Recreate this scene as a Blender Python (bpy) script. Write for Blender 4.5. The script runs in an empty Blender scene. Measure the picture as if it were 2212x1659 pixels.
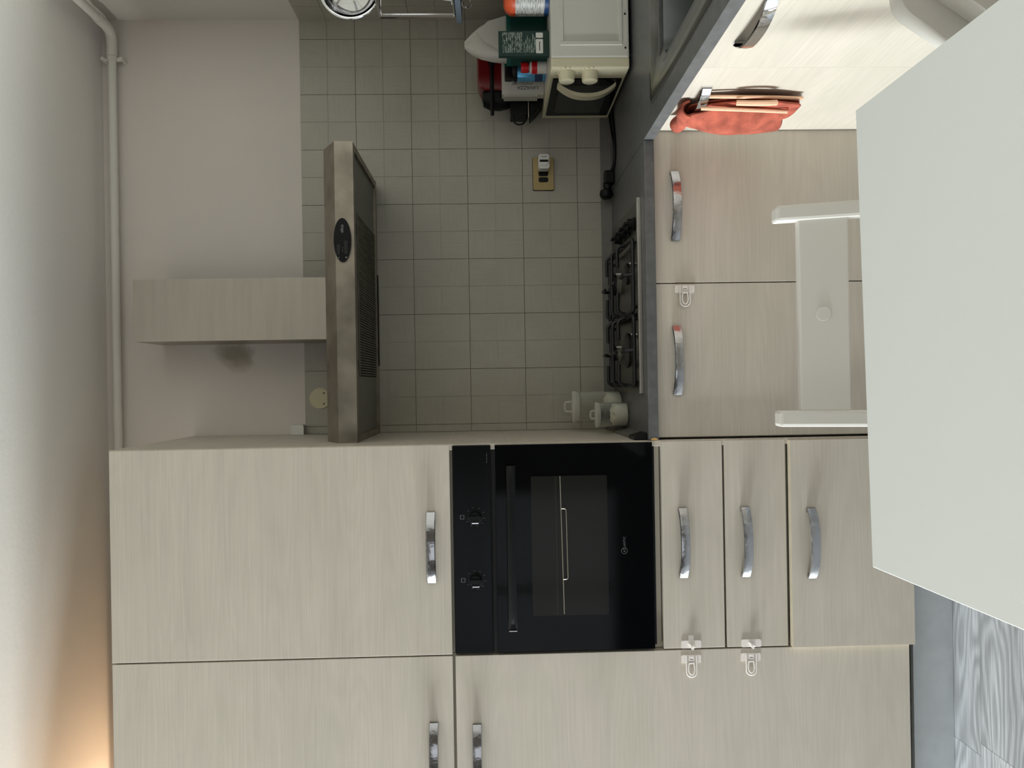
import bpy, bmesh, math, random
from mathutils import Vector, Matrix
random.seed(7)
C = bpy.context.scene.collection
PI = math.pi

# ------------------------------------------------------------------ camera
sc = bpy.context.scene
F_PX, YAW, PITCH, ROLL = 1606.39, 0.0009, -0.02703, -0.01654
cd = bpy.data.cameras.new('camera'); cam = bpy.data.objects.new('camera', cd); C.objects.link(cam)
cd.sensor_fit = 'HORIZONTAL'; cd.sensor_width = 36.0; cd.lens = F_PX*36.0/2212.0; cd.clip_start = 0.02
_f = Vector((math.sin(YAW)*math.cos(PITCH), math.cos(YAW)*math.cos(PITCH), math.sin(PITCH)))
_r = Vector((math.cos(YAW), -math.sin(YAW), 0)); _u = _r.cross(_f)
_r2 = _r*math.cos(ROLL)+_u*math.sin(ROLL); _u2 = -_r*math.sin(ROLL)+_u*math.cos(ROLL)
# the phone was held on its side: picture right = down in the room, picture up = right in the room
M = Matrix.Identity(4)
for i in range(3):
    M[i][0] = -_u2[i]; M[i][1] = _r2[i]; M[i][2] = -_f[i]
M[0][3], M[1][3], M[2][3] = 0.0, -2.1208, 1.353
cam.matrix_world = M
sc.camera = cam

# ------------------------------------------------------------------ light and exposure
sc.view_settings.view_transform = 'Standard'; sc.view_settings.look = 'None'
sc.view_settings.gamma = 1.0; sc.view_settings.use_curve_mapping = False
sc.view_settings.exposure = -0.5
sc.cycles.max_bounces = 7; sc.cycles.diffuse_bounces = 4; sc.cycles.glossy_bounces = 3; sc.cycles.transmission_bounces = 7; sc.cycles.transparent_max_bounces = 6
sc.cycles.caustics_reflective = False; sc.cycles.caustics_refractive = False
w = bpy.data.worlds.new('sky'); sc.world = w; w.use_nodes = True
bg = w.node_tree.nodes['Background']; bg.inputs[0].default_value = (0.80, 0.90, 1.0, 1); bg.inputs[1].default_value = 1.0

RX0, RX1, RY0, RY1, RZ = -6.0, 1.335, -4.2, 0.592, 2.735      # room
WIN = (-1.15, -0.06, 0.50, 2.30)                                # left window: y0 y1 z0 z1
FILLWIN = (-2.6, -0.9, 0.3, 2.2)                                    # rear window added out of view for fill: x0 x1 z0 z1

def area(name, loc, rot, sx, sy, power, col, spread=180):
    l = bpy.data.lights.new(name, 'AREA'); l.shape = 'RECTANGLE'; l.size = sx; l.size_y = sy
    l.energy = power; l.color = col; l.spread = math.radians(spread)
    o = bpy.data.objects.new(name, l); C.objects.link(o); o.location = loc; o.rotation_euler = rot
    return o
area('daylight_side_window', (RX0-0.25, (WIN[0]+WIN[1])/2, (WIN[2]+WIN[3])/2), (0, -PI/2, 0), WIN[3]-WIN[2], WIN[1]-WIN[0], 365, (0.90, 0.98, 1.0), 90)
area('rear_fill_light', ((FILLWIN[0]+FILLWIN[1])/2, RY0-0.25, (FILLWIN[2]+FILLWIN[3])/2), (PI/2, 0, 0), FILLWIN[1]-FILLWIN[0], FILLWIN[3]-FILLWIN[2], 7, (1.0, 0.98, 0.94))  # weak fill light, added behind the camera

# ------------------------------------------------------------------ materials
MATS = {}
def nt(name):
    m = bpy.data.materials.new(name); m.use_nodes = True
    n = m.node_tree; b = n.nodes['Principled BSDF']; MATS[name] = m
    return m, n, b
def lin(c):
    return tuple(((v/255.0)/12.92 if v/255.0 <= 0.04045 else ((v/255.0+0.055)/1.055)**2.4) for v in c)
def simple(name, rgb, rough=0.5, metal=0.0, var=0.0, vscale=30.0, bump=0.0, bscale=200.0, spec=0.5, stretch=(1,1,1), trans=0.0, ior=1.45, coat=0.0, aniso=0.0, alpha=1.0):
    m, n, b = nt(name); col = (*lin(rgb), 1)
    b.inputs['Base Color'].default_value = col; b.inputs['Roughness'].default_value = rough
    b.inputs['Metallic'].default_value = metal; b.inputs['Specular IOR Level'].default_value = spec
    b.inputs['Transmission Weight'].default_value = trans; b.inputs['IOR'].default_value = ior
    b.inputs['Coat Weight'].default_value = coat; b.inputs['Anisotropic'].default_value = aniso
    if var or bump:
        tc = n.nodes.new('ShaderNodeTexCoord'); mp = n.nodes.new('ShaderNodeMapping'); n.links.new(tc.outputs['Object'], mp.inputs[0])
        mp.inputs['Scale'].default_value = stretch
    if var:
        nz = n.nodes.new('ShaderNodeTexNoise'); nz.inputs['Scale'].default_value = vscale; nz.inputs['Detail'].default_value = 5
        n.links.new(mp.outputs[0], nz.inputs['Vector'])
        mx = n.nodes.new('ShaderNodeMix'); mx.data_type = 'RGBA'
        mx.inputs[6].default_value = tuple(max(0, c*(1-var)) for c in col[:3])+(1,); mx.inputs[7].default_value = tuple(min(1, c*(1+var)) for c in col[:3])+(1,)
        mr = n.nodes.new('ShaderNodeMapRange'); mr.inputs[1].default_value = .32; mr.inputs[2].default_value = .68; n.links.new(nz.outputs['Fac'], mr.inputs[0])
        n.links.new(mr.outputs[0], mx.inputs[0]); n.links.new(mx.outputs[2], b.inputs['Base Color'])
    if bump:
        nb = n.nodes.new('ShaderNodeTexNoise'); nb.inputs['Scale'].default_value = bscale; nb.inputs['Detail'].default_value = 4
        n.links.new(mp.outputs[0], nb.inputs['Vector'])
        bp = n.nodes.new('ShaderNodeBump'); bp.inputs['Strength'].default_value = bump; bp.inputs['Distance'].default_value = 0.002
        n.links.new(nb.outputs['Fac'], bp.inputs['Height']); n.links.new(bp.outputs[0], b.inputs['Normal'])
    return m

def laminate():
    """pale greige wood-print board, grain running horizontally"""
    m, n, b = nt('laminate'); L = n.links.new
    tc = n.nodes.new('ShaderNodeTexCoord'); oi = n.nodes.new('ShaderNodeObjectInfo')
    vm = n.nodes.new('ShaderNodeVectorMath'); vm.operation = 'ADD'
    mlt = n.nodes.new('ShaderNodeVectorMath'); mlt.operation = 'SCALE'
    L(oi.outputs['Random'], mlt.inputs['Scale']); mlt.inputs[0].default_value = (7.0, 7.0, 7.0)
    L(tc.outputs['Object'], vm.inputs[0]); L(mlt.outputs[0], vm.inputs[1])
    def noise(scale, detail, sv, rough=0.6):
        mp = n.nodes.new('ShaderNodeMapping'); mp.inputs['Scale'].default_value = sv; L(vm.outputs[0], mp.inputs[0])
        z = n.nodes.new('ShaderNodeTexNoise'); z.inputs['Scale'].default_value = scale; z.inputs['Detail'].default_value = detail; z.inputs['Roughness'].default_value = rough
        L(mp.outputs[0], z.inputs['Vector']); return z.outputs['Fac']
    fine = noise(1.0, 6, (4, 4, 420)); band = noise(1.0, 3, (0.8, 0.8, 14)); blot = noise(3.0, 3, (1.2, 1.2, 2.2))
    # growth-ring contour lines
    ring = noise(1.0, 1, (0.9, 0.9, 9)); mu = n.nodes.new('ShaderNodeMath'); mu.operation = 'MULTIPLY'; mu.inputs[1].default_value = 95; L(ring, mu.inputs[0])
    sn = n.nodes.new('ShaderNodeMath'); sn.operation = 'SINE'; L(mu.outputs[0], sn.inputs[0])
    def rng(src, a, c, lo, hi):
        r = n.nodes.new('ShaderNodeMapRange'); r.inputs[1].default_value = a; r.inputs[2].default_value = c; r.inputs[3].default_value = lo; r.inputs[4].default_value = hi
        L(src, r.inputs[0]); return r.outputs[0]
    def mul(a, c):
        q = n.nodes.new('ShaderNodeMath'); q.operation = 'MULTIPLY'; L(a, q.inputs[0]); L(c, q.inputs[1]); return q.outputs[0]
    v = mul(mul(rng(fine, .3, .7, .92, 1.06), rng(band, .3, .7, .965, 1.03)), mul(rng(blot, .3, .7, .96, 1.03), rng(sn.outputs[0], -1, 1, .975, 1.01)))
    hsv = n.nodes.new('ShaderNodeMix'); hsv.data_type = 'RGBA'; hsv.inputs[6].default_value = (*lin((201, 194, 177)), 1); hsv.inputs[7].default_value = (*lin((203, 191, 180)), 1)
    L(blot, hsv.inputs[0])
    vs = n.nodes.new('ShaderNodeVectorMath'); vs.operation = 'SCALE'; L(hsv.outputs[2], vs.inputs[0]); L(v, vs.inputs['Scale'])
    L(vs.outputs[0], b.inputs['Base Color']); b.inputs['Roughness'].default_value = 0.42
    bp = n.nodes.new('ShaderNodeBump'); bp.inputs['Strength'].default_value = 0.12; bp.inputs['Distance'].default_value = 0.001
    L(fine, bp.inputs['Height']); L(bp.outputs[0], b.inputs['Normal'])
    return m
def plank_mat():
    m, n, b = nt('floor_vinyl'); L = n.links.new
    tc = n.nodes.new('ShaderNodeTexCoord'); oi = n.nodes.new('ShaderNodeObjectInfo')
    sc_ = n.nodes.new('ShaderNodeVectorMath'); sc_.operation = 'SCALE'; sc_.inputs[0].default_value = (11, 23, 5); L(oi.outputs['Random'], sc_.inputs['Scale'])
    ad = n.nodes.new('ShaderNodeVectorMath'); ad.operation = 'ADD'; L(tc.outputs['Object'], ad.inputs[0]); L(sc_.outputs[0], ad.inputs[1])
    def noise(sv, det, dist=0.0):
        mp = n.nodes.new('ShaderNodeMapping'); mp.inputs['Scale'].default_value = sv; L(ad.outputs[0], mp.inputs[0])
        z = n.nodes.new('ShaderNodeTexNoise'); z.inputs['Scale'].default_value = 1.0; z.inputs['Detail'].default_value = det; z.inputs['Distortion'].default_value = dist
        L(mp.outputs[0], z.inputs['Vector']); return z.outputs['Fac']
    c = noise((1.7, 8.5, 1), 0.8, 0.25); mu = n.nodes.new('ShaderNodeMath'); mu.operation = 'MULTIPLY'; mu.inputs[1].default_value = 110; L(c, mu.inputs[0])
    s = n.nodes.new('ShaderNodeMath'); s.operation = 'SINE'; L(mu.outputs[0], s.inputs[0])
    f = noise((9, 260, 1), 5); g = noise((1.5, 14, 1), 3)
    def rng(src, a, c_, lo, hi):
        r = n.nodes.new('ShaderNodeMapRange'); r.inputs[1].default_value = a; r.inputs[2].default_value = c_; r.inputs[3].default_value = lo; r.inputs[4].default_value = hi
        L(src, r.inputs[0]); return r.outputs[0]
    def mul(a, d):
        q = n.nodes.new('ShaderNodeMath'); q.operation = 'MULTIPLY'; L(a, q.inputs[0]); L(d, q.inputs[1]); return q.outputs[0]
    v = mul(mul(rng(s.outputs[0], -1, 1, .72, 1.06), rng(f, .3, .7, .74, 1.14)), rng(g, .3, .7, .82, 1.1))
    v = mul(v, rng(oi.outputs['Random'], 0, 1, .85, 1.05))
    vs = n.nodes.new('ShaderNodeVectorMath'); vs.operation = 'SCALE'; vs.inputs[0].default_value = lin((212, 215, 220)); L(v, vs.inputs['Scale'])
    L(vs.outputs[0], b.inputs['Base Color']); b.inputs['Roughness'].default_value = 0.42
    bp = n.nodes.new('ShaderNodeBump'); bp.inputs['Strength'].default_value = 0.25; bp.inputs['Distance'].default_value = 0.001
    L(f, bp.inputs['Height']); L(bp.outputs[0], b.inputs['Normal'])
    return m
def tile_mat():
    m, n, b = nt('wall_tile'); L = n.links.new
    tc = n.nodes.new('ShaderNodeTexCoord'); oi = n.nodes.new('ShaderNodeObjectInfo')
    ad = n.nodes.new('ShaderNodeVectorMath'); ad.operation = 'ADD'; L(tc.outputs['Object'], ad.inputs[0]); L(oi.outputs['Location'], ad.inputs[1])
    def noise(sv, det):
        mp = n.nodes.new('ShaderNodeMapping'); mp.inputs['Scale'].default_value = sv; L(ad.outputs[0], mp.inputs[0])
        z = n.nodes.new('ShaderNodeTexNoise'); z.inputs['Scale'].default_value = 1.0; z.inputs['Detail'].default_value = det
        L(mp.outputs[0], z.inputs['Vector']); return z.outputs['Fac']
    h = noise((18, 18, 150), 4); v = noise((150, 150, 18), 4); big = noise((9, 9, 9), 3)
    # quarter squares brushed alternately across and upright
    sp = n.nodes.new('ShaderNodeSeparateXYZ'); L(tc.outputs['Object'], sp.inputs[0])
    sm = n.nodes.new('ShaderNodeMath'); sm.operation = 'ADD'; L(sp.outputs[0], sm.inputs[0]); L(sp.outputs[1], sm.inputs[1])
    q = n.nodes.new('ShaderNodeMath'); q.operation = 'MULTIPLY'; L(sm.outputs[0], q.inputs[0]); L(sp.outputs[2], q.inputs[1])
    gt = n.nodes.new('ShaderNodeMath'); gt.operation = 'GREATER_THAN'; L(q.outputs[0], gt.inputs[0]); gt.inputs[1].default_value = 0
    mx = n.nodes.new('ShaderNodeMix'); L(gt.outputs[0], mx.inputs[0]); L(h, mx.inputs[2]); L(v, mx.inputs[3])
    cr = n.nodes.new('ShaderNodeMix'); cr.data_type = 'RGBA'; cr.inputs[6].default_value = (*lin((158, 153, 140)), 1); cr.inputs[7].default_value = (*lin((182, 177, 164)), 1)
    av = n.nodes.new('ShaderNodeMath'); av.operation = 'MULTIPLY_ADD'; av.inputs[1].default_value = 0.55; L(mx.outputs[0], av.inputs[0])
    bm_ = n.nodes.new('ShaderNodeMath'); bm_.operation = 'MULTIPLY'; bm_.inputs[1].default_value = 0.45; L(big, bm_.inputs[0]); L(bm_.outputs[0], av.inputs[2])
    L(av.outputs[0], cr.inputs[0]); L(cr.outputs[2], b.inputs['Base Color']); b.inputs['Roughness'].default_value = 0.36
    bp = n.nodes.new('ShaderNodeBump'); bp.inputs['Strength'].default_value = 0.22; bp.inputs['Distance'].default_value = 0.002
    L(mx.outputs[0], bp.inputs['Height']); L(bp.outputs[0], b.inputs['Normal'])
    return m
def plaster(name, rgb, stains=()):
    m, n, b = nt(name); L = n.links.new
    tc = n.nodes.new('ShaderNodeTexCoord')
    nz = n.nodes.new('ShaderNodeTexNoise'); nz.inputs['Scale'].default_value = 2.2; nz.inputs['Detail'].default_value = 4; L(tc.outputs['Object'], nz.inputs['Vector'])
    mx = n.nodes.new('ShaderNodeMix'); mx.data_type = 'RGBA'; c = lin(rgb)
    mx.inputs[6].default_value = tuple(v*.95 for v in c)+(1,); mx.inputs[7].default_value = tuple(v*1.04 for v in c)+(1,)
    L(nz.outputs['Fac'], mx.inputs[0]); out = mx.outputs[2]
    for (pos, rx, rz, dark) in stains:
        sb = n.nodes.new('ShaderNodeVectorMath'); sb.operation = 'SUBTRACT'; L(tc.outputs['Object'], sb.inputs[0]); sb.inputs[1].default_value = pos
        dv = n.nodes.new('ShaderNodeVectorMath'); dv.operation = 'DIVIDE'; L(sb.outputs[0], dv.inputs[0]); dv.inputs[1].default_value = (rx, 1.0, rz)
        ln = n.nodes.new('ShaderNodeVectorMath'); ln.operation = 'LENGTH'; L(dv.outputs[0], ln.inputs[0])
        n2 = n.nodes.new('ShaderNodeTexNoise'); n2.inputs['Scale'].default_value = 28; n2.inputs['Detail'].default_value = 5; L(tc.outputs['Object'], n2.inputs['Vector'])
        aa = n.nodes.new('ShaderNodeMath'); aa.operation = 'MULTIPLY_ADD'; L(n2.outputs['Fac'], aa.inputs[0]); aa.inputs[1].default_value = 0.9; L(ln.outputs['Value'], aa.inputs[2])
        mr = n.nodes.new('ShaderNodeMapRange'); mr.inputs[1].default_value = 0.75; mr.inputs[2].default_value = 1.45; mr.inputs[3].default_value = 0.62; mr.inputs[4].default_value = 0.0; L(aa.outputs[0], mr.inputs[0])
        m2 = n.nodes.new('ShaderNodeMix'); m2.data_type = 'RGBA'; L(mr.outputs[0], m2.inputs[0]); L(out, m2.inputs[6]); m2.inputs[7].default_value = (*lin(dark), 1); out = m2.outputs[2]
    L(out, b.inputs['Base Color']); b.inputs['Roughness'].default_value = 0.85
    nb = n.nodes.new('ShaderNodeTexNoise'); nb.inputs['Scale'].default_value = 60; nb.inputs['Detail'].default_value = 5; L(tc.outputs['Object'], nb.inputs['Vector'])
    bp = n.nodes.new('ShaderNodeBump'); bp.inputs['Strength'].default_value = 0.12; bp.inputs['Distance'].default_value = 0.004; L(nb.outputs['Fac'], bp.inputs['Height']); L(bp.outputs[0], b.inputs['Normal'])
    return m
def printed(name, paper, ink, sv, thr=0.5):
    """small print: rows of broken dashes too fine to read"""
    m, n, b = nt(name); L = n.links.new
    tc = n.nodes.new('ShaderNodeTexCoord'); mp = n.nodes.new('ShaderNodeMapping'); mp.inputs['Scale'].default_value = sv; L(tc.outputs['Object'], mp.inputs[0])
    z = n.nodes.new('ShaderNodeTexNoise'); z.inputs['Scale'].default_value = 1; z.inputs['Detail'].default_value = 2; L(mp.outputs[0], z.inputs['Vector'])
    r = n.nodes.new('ShaderNodeMapRange'); r.inputs[1].default_value = thr-.06; r.inputs[2].default_value = thr+.06; L(z.outputs['Fac'], r.inputs[0])
    mx = n.nodes.new('ShaderNodeMix'); mx.data_type = 'RGBA'; mx.inputs[6].default_value = (*lin(paper), 1); mx.inputs[7].default_value = (*lin(ink), 1)
    L(r.outputs[0], mx.inputs[0]); L(mx.outputs[2], b.inputs['Base Color']); b.inputs['Roughness'].default_value = 0.4
    return m
def glass_pane():
    m, n, b = nt('window_glass'); L = n.links.new
    out = n.nodes['Material Output']; t = n.nodes.new('ShaderNodeBsdfTransparent'); g = n.nodes.new('ShaderNodeBsdfGlossy'); g.inputs['Roughness'].default_value = 0.02
    mx = n.nodes.new('ShaderNodeMixShader'); mx.inputs[0].default_value = 0.06; L(t.outputs[0], mx.inputs[1]); L(g.outputs[0], mx.inputs[2]); L(mx.outputs[0], out.inputs[0])
    return m

def thin_glass(name, rgb, gloss, haze):
    m, n, b = nt(name); L = n.links.new; out = n.nodes['Material Output']
    t = n.nodes.new('ShaderNodeBsdfTransparent'); t.inputs[0].default_value = (*rgb, 1)
    b.inputs['Base Color'].default_value = (.85, .84, .78, 1); b.inputs['Roughness'].default_value = .08; b.inputs['Specular IOR Level'].default_value = .6
    lw = n.nodes.new('ShaderNodeLayerWeight'); lw.inputs[0].default_value = gloss
    ma = n.nodes.new('ShaderNodeMath'); ma.operation = 'MULTIPLY_ADD'; L(lw.outputs['Facing'], ma.inputs[0]); ma.inputs[1].default_value = .55; ma.inputs[2].default_value = haze
    mx = n.nodes.new('ShaderNodeMixShader'); L(ma.outputs[0], mx.inputs[0]); L(t.outputs[0], mx.inputs[1]); L(b.outputs[0], mx.inputs[2]); L(mx.outputs[0], out.inputs[0])
    return m
LAM = laminate(); VIN = plank_mat(); TILE = tile_mat(); PANE = glass_pane()
WALLP = plaster('wall_plaster', (222, 213, 205), [((0.135, 0.592, 2.285), 0.055, 0.085, (120, 114, 98)), ((0.11, 0.592, 2.262), 0.06, 0.06, (168, 156, 136))])
WALLQ = plaster('room_plaster', (222, 217, 208)); WALLD = plaster('taupe_plaster', (112, 104, 95)); CEIL = plaster('ceiling_plaster', (232, 227, 220))  # WALLD is darkened so the unseen walls bounce less light
GROUT = simple('grout', (128, 122, 110), .9); EDGE = simple('board_edge', (214, 203, 180), .5, var=.05)
CARC = simple('carcass_board', (196, 188, 172), .5, var=.04, vscale=8); GAP = simple('dark_gap', (24, 23, 22), .8)
CHROME = simple('chrome', (225, 225, 228), .06, 1.0, bump=.05, bscale=40); FILM = simple('filmed_chrome', (176, 176, 179), .17, 1.0, bump=.55, bscale=55)
STEEL = simple('brushed_steel', (174, 167, 156), .36, 1.0, var=.05, vscale=3, bump=.06, bscale=300, stretch=(1, 1, 12))
STEELW = simple('worn_steel', (150, 142, 130), .42, 1.0, var=.26, vscale=11, bump=.08, bscale=90)
HOBST = simple('hob_steel', (112, 111, 106), .32, 1.0, var=.08, vscale=14); BURN = simple('burner_alloy', (150, 146, 136), .45, .8, var=.1); SINK = simple('sink_steel', (150, 152, 150), .28, 1.0, var=.06, vscale=20)
HOODG = simple('hood_grey', (118, 117, 110), .45, .4, var=.06); FILT = simple('filter_metal', (112, 108, 96), .5, .6, var=.2, vscale=12)
COUNTER = simple('worktop_stone', (92, 92, 92), .38, var=.16, vscale=38, bump=.03); UPST = simple('upstand_grey', (104, 101, 95), .4, var=.08)
DKST = simple('dark_steel', (70, 70, 70), .3, 1.0); BLACK = simple('black_plastic', (14, 15, 16), .42, spec=.25); MATT = simple('black_enamel', (20, 21, 23), .36, bump=.05)
OVG = simple('oven_glass', (5, 6, 8), .06, spec=.16); OVP = simple('oven_panel', (9, 10, 12), .22, spec=.16); INSIDE = simple('oven_inside', (46, 46, 42), .5)
WHITE = simple('white_plastic', (226, 224, 218), .35); CHAIR = simple('chair_white', (226, 222, 215), .38); TABLE = None
CREAM = simple('cream_plastic', (214, 206, 176), .35); MWW = simple('microwave_white', (214, 211, 202), .32)
CLEAR = simple('clear_plastic', (240, 232, 226), .25, trans=.0); GLASS = thin_glass('jar_glass', (.97, .965, .93), .25, .05); LIDG = thin_glass('lid_glass', (.92, .90, .85), .3, .32)
FLOUR = simple('white_powder', (232, 230, 222), .9, bump=.4, bscale=80); ALU = simple('grey_aluminium', (188, 191, 193), .42, .2, var=.04)
GOLD = simple('gold_plate', (150, 132, 92), .35, .6); BEIGE = simple('cream_cover', (214, 204, 170), .5)
RED = simple('red_plastic', (112, 14, 21), .25, coat=.2); REDP = simple('red_cap', (205, 24, 32), .3); GREEN = simple('green_card', (12, 66, 58), .5, var=.1); GREEN2 = simple('teal_card', (14, 92, 82), .45)
DGREEN = simple('dark_green_card', (18, 52, 46), .5); GPRINT = printed('green_small_print', (18, 52, 46), (172, 184, 174), (90, 90, 420), .5)
WPRINT = printed('white_small_print', (214, 212, 206), (120, 120, 122), (55, 55, 460), .56); INKG = simple('grey_ink', (95, 92, 86), .6)
PAPER = simple('white_paper', (206, 202, 194), .8, bump=.2, bscale=12); ORANGE = simple('orange_lid', (222, 92, 52), .4, var=.1); BLUE = simple('blue_label', (40, 74, 128), .4)
BLUEM = simple('blue_metal', (96, 168, 214), .22, .55, var=.1); DBLUE = simple('dark_blue_print', (34, 58, 92), .4)
TOWEL = simple('terracotta_towel', (172, 88, 70), .95, var=.34, vscale=26, bump=.9, bscale=120); TRIM = simple('towel_edging', (236, 190, 158), .85, bump=.5, bscale=150)
CHIP = simple('bare_chipboard', (196, 152, 92), .8, var=.3, vscale=200); BROWN = simple('brown_chipboard', (96, 66, 40), .9)
SCREEN = simple('print_grey', (150, 154, 156), .5); DIM = simple('print_dim', (92, 95, 96), .5); REDI = simple('print_red', (150, 40, 40), .5); WARM = simple('lamp_shade', (238, 214, 176), .6)
def table_mat():
    m, n, b = nt('white_tabletop'); L = n.links.new
    tc = n.nodes.new('ShaderNodeTexCoord')
    sb = n.nodes.new('ShaderNodeVectorMath'); sb.operation = 'SUBTRACT'; L(tc.outputs['Object'], sb.inputs[0]); sb.inputs[1].default_value = (-0.262, -1.0, 0)
    rt = n.nodes.new('ShaderNodeVectorRotate'); rt.rotation_type = 'Z_AXIS'; rt.inputs['Angle'].default_value = 0.55; L(sb.outputs[0], rt.inputs[0])
    dv = n.nodes.new('ShaderNodeVectorMath'); dv.operation = 'DIVIDE'; L(rt.outputs[0], dv.inputs[0]); dv.inputs[1].default_value = (0.006, 0.05, 10)
    ln = n.nodes.new('ShaderNodeVectorMath'); ln.operation = 'LENGTH'; L(dv.outputs[0], ln.inputs[0])
    mr = n.nodes.new('ShaderNodeMapRange'); mr.inputs[1].default_value = 0.2; mr.inputs[2].default_value = 1.1; mr.inputs[3].default_value = 0.5; mr.inputs[4].default_value = 0; L(ln.outputs['Value'], mr.inputs[0])
    mx = n.nodes.new('ShaderNodeMix'); mx.data_type = 'RGBA'; mx.inputs[6].default_value = (*lin((236, 239, 236)), 1); mx.inputs[7].default_value = (*lin((186, 170, 132)), 1)
    L(mr.outputs[0], mx.inputs[0]); L(mx.outputs[2], b.inputs['Base Color']); b.inputs['Roughness'].default_value = 0.45
    return m
TABLE = table_mat()

# ------------------------------------------------------------------ builders
def wl(o):
    v = Vector((0, 0, 0))
    while o is not None:
        v += o.location; o = o.parent
    return v
def obj(name, bm, mat, parent=None, smooth=False, label=None, bevel=0.0, seg=2, sharp=35):
    """one mesh object; bm is in room coordinates (or in the thing's own while its Empty sits at the origin)"""
    if bevel:
        bmesh.ops.bevel(bm, geom=list(bm.edges), offset=bevel, segments=seg, affect='EDGES', clamp_overlap=True, profile=.6)
    if parent is not None:
        bmesh.ops.translate(bm, verts=bm.verts, vec=-wl(parent))
    bmesh.ops.recalc_face_normals(bm, faces=bm.faces)
    me = bpy.data.meshes.new(name); bm.to_mesh(me); bm.free()
    if smooth:
        for p in me.polygons: p.use_smooth = True
        try: me.set_sharp_from_angle(angle=math.radians(sharp))
        except Exception: pass
    for m_ in (mat if isinstance(mat, (list, tuple)) else [mat]): me.materials.append(m_)
    o = bpy.data.objects.new(name, me); C.objects.link(o)
    if parent is not None: o.parent = parent
    if label: o['label'] = label
    return o
def thing(name, label, cat, loc=(0, 0, 0), group=None):
    o = bpy.data.objects.new(name, None); C.objects.link(o); o.empty_display_size = .05; o.location = loc
    o['label'] = label; o['category'] = cat
    if group: o['group'] = group
    return o
def tag(o, label, cat, group=None):
    o['label'] = label; o['category'] = cat
    if group: o['group'] = group
    return o
def struct(o):
    o['kind'] = 'structure'; return o
def B(): return bmesh.new()
def box(bm, x0, x1, y0, y1, z0, z1):
    vs = [bm.verts.new(p) for p in ((x0,y0,z0),(x1,y0,z0),(x1,y1,z0),(x0,y1,z0),(x0,y0,z1),(x1,y0,z1),(x1,y1,z1),(x0,y1,z1))]
    for f in ((0,3,2,1),(4,5,6,7),(0,1,5,4),(1,2,6,5),(2,3,7,6),(3,0,4,7)): bm.faces.new([vs[i] for i in f])
    return bm
def bx(*a): return box(B(), *a)
def prism(bm, pts, axis, a, b):
    """extrude a 2-D outline along axis from a to b. axis x: pts=(y,z); y: (x,z); z: (x,y)"""
    def P(p, t): return {'x': (t, p[0], p[1]), 'y': (p[0], t, p[1]), 'z': (p[0], p[1], t)}[axis]
    A = [bm.verts.new(P(p, a)) for p in pts]; D = [bm.verts.new(P(p, b)) for p in pts]
    bm.faces.new(A); bm.faces.new(D[::-1]); n = len(pts)
    for i in range(n): bm.faces.new((A[i], A[(i+1) % n], D[(i+1) % n], D[i]))
    return bm
def rrect(x0, x1, y0, y1, r, n=5):
    out = []
    for cx, cy, a in ((x1-r, y1-r, 0), (x0+r, y1-r, 90), (x0+r, y0+r, 180), (x1-r, y0+r, 270)):
        for k in range(n+1):
            t = math.radians(a+90*k/n); out.append((cx+r*math.cos(t), cy+r*math.sin(t)))
    return out
def ell(cx, cy, rx, ry, n=32): return [(cx+rx*math.cos(2*PI*k/n), cy+ry*math.sin(2*PI*k/n)) for k in range(n)]
def tube(bm, pts, r, n=8, caps=True):
    pts = [Vector(p) for p in pts]; rings = []; up = None
    for i, p in enumerate(pts):
        t = (pts[min(i+1, len(pts)-1)]-pts[max(i-1, 0)]).normalized()
        if up is None:
            up = Vector((0, 0, 1)) if abs(t.z) < .9 else Vector((1, 0, 0))
        sd = t.cross(up).normalized(); up = sd.cross(t).normalized()
        rr = r[i] if isinstance(r, (list, tuple)) else r
        rings.append([bm.verts.new(p+sd*rr*math.cos(2*PI*k/n)+up*rr*math.sin(2*PI*k/n)) for k in range(n)])
    for a, b in zip(rings, rings[1:]):
        for k in range(n): bm.faces.new((a[k], a[(k+1) % n], b[(k+1) % n], b[k]))
    if caps: bm.faces.new(rings[0][::-1]); bm.faces.new(rings[-1])
    return bm
def smoothpath(pts, n=6):
    P = [Vector(p) for p in pts]; P = [2*P[0]-P[1]]+P+[2*P[-1]-P[-2]]; out = []
    for i in range(1, len(P)-2):
        for k in range(n):
            t = k/n; a, b, c, d = P[i-1], P[i], P[i+1], P[i+2]
            out.append(.5*((2*b)+(c-a)*t+(2*a-5*b+4*c-d)*t*t+(3*b-a-3*c+d)*t**3))
    return out+[P[-2]]
def fillet(pts, r, n=4):
    """polyline with rounded corners"""
    P = [Vector(p) for p in pts]; out = [P[0]]
    for a, b, c in zip(P, P[1:], P[2:]):
        d1, d2 = (a-b), (c-b); q = min(r, d1.length*.48, d2.length*.48); s, e = b+d1.normalized()*q, b+d2.normalized()*q
        for k in range(n+1):
            t = k/n; out.append((1-t)**2*s+2*t*(1-t)*b+t*t*e)
    return out+[P[-1]]
def lathe(bm, prof, cx, cy, axis='z', n=28, cap=False):
    """spin (r, h) profile. axis z: h is height; y: h is y; x: h is x"""
    rings = []
    for r, h in prof:
        ring = []
        for k in range(n):
            a = 2*PI*k/n; c, s = r*math.cos(a), r*math.sin(a)
            ring.append(bm.verts.new({'z': (cx+c, cy+s, h), 'y': (cx+c, h, cy+s), 'x': (h, cx+c, cy+s)}[axis]))
        rings.append(ring)
    for a, b in zip(rings, rings[1:]):
        for k in range(n): bm.faces.new((a[k], a[(k+1) % n], b[(k+1) % n], b[k]))
    if cap: bm.faces.new(rings[0][::-1]); bm.faces.new(rings[-1])
    return bm
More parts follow.
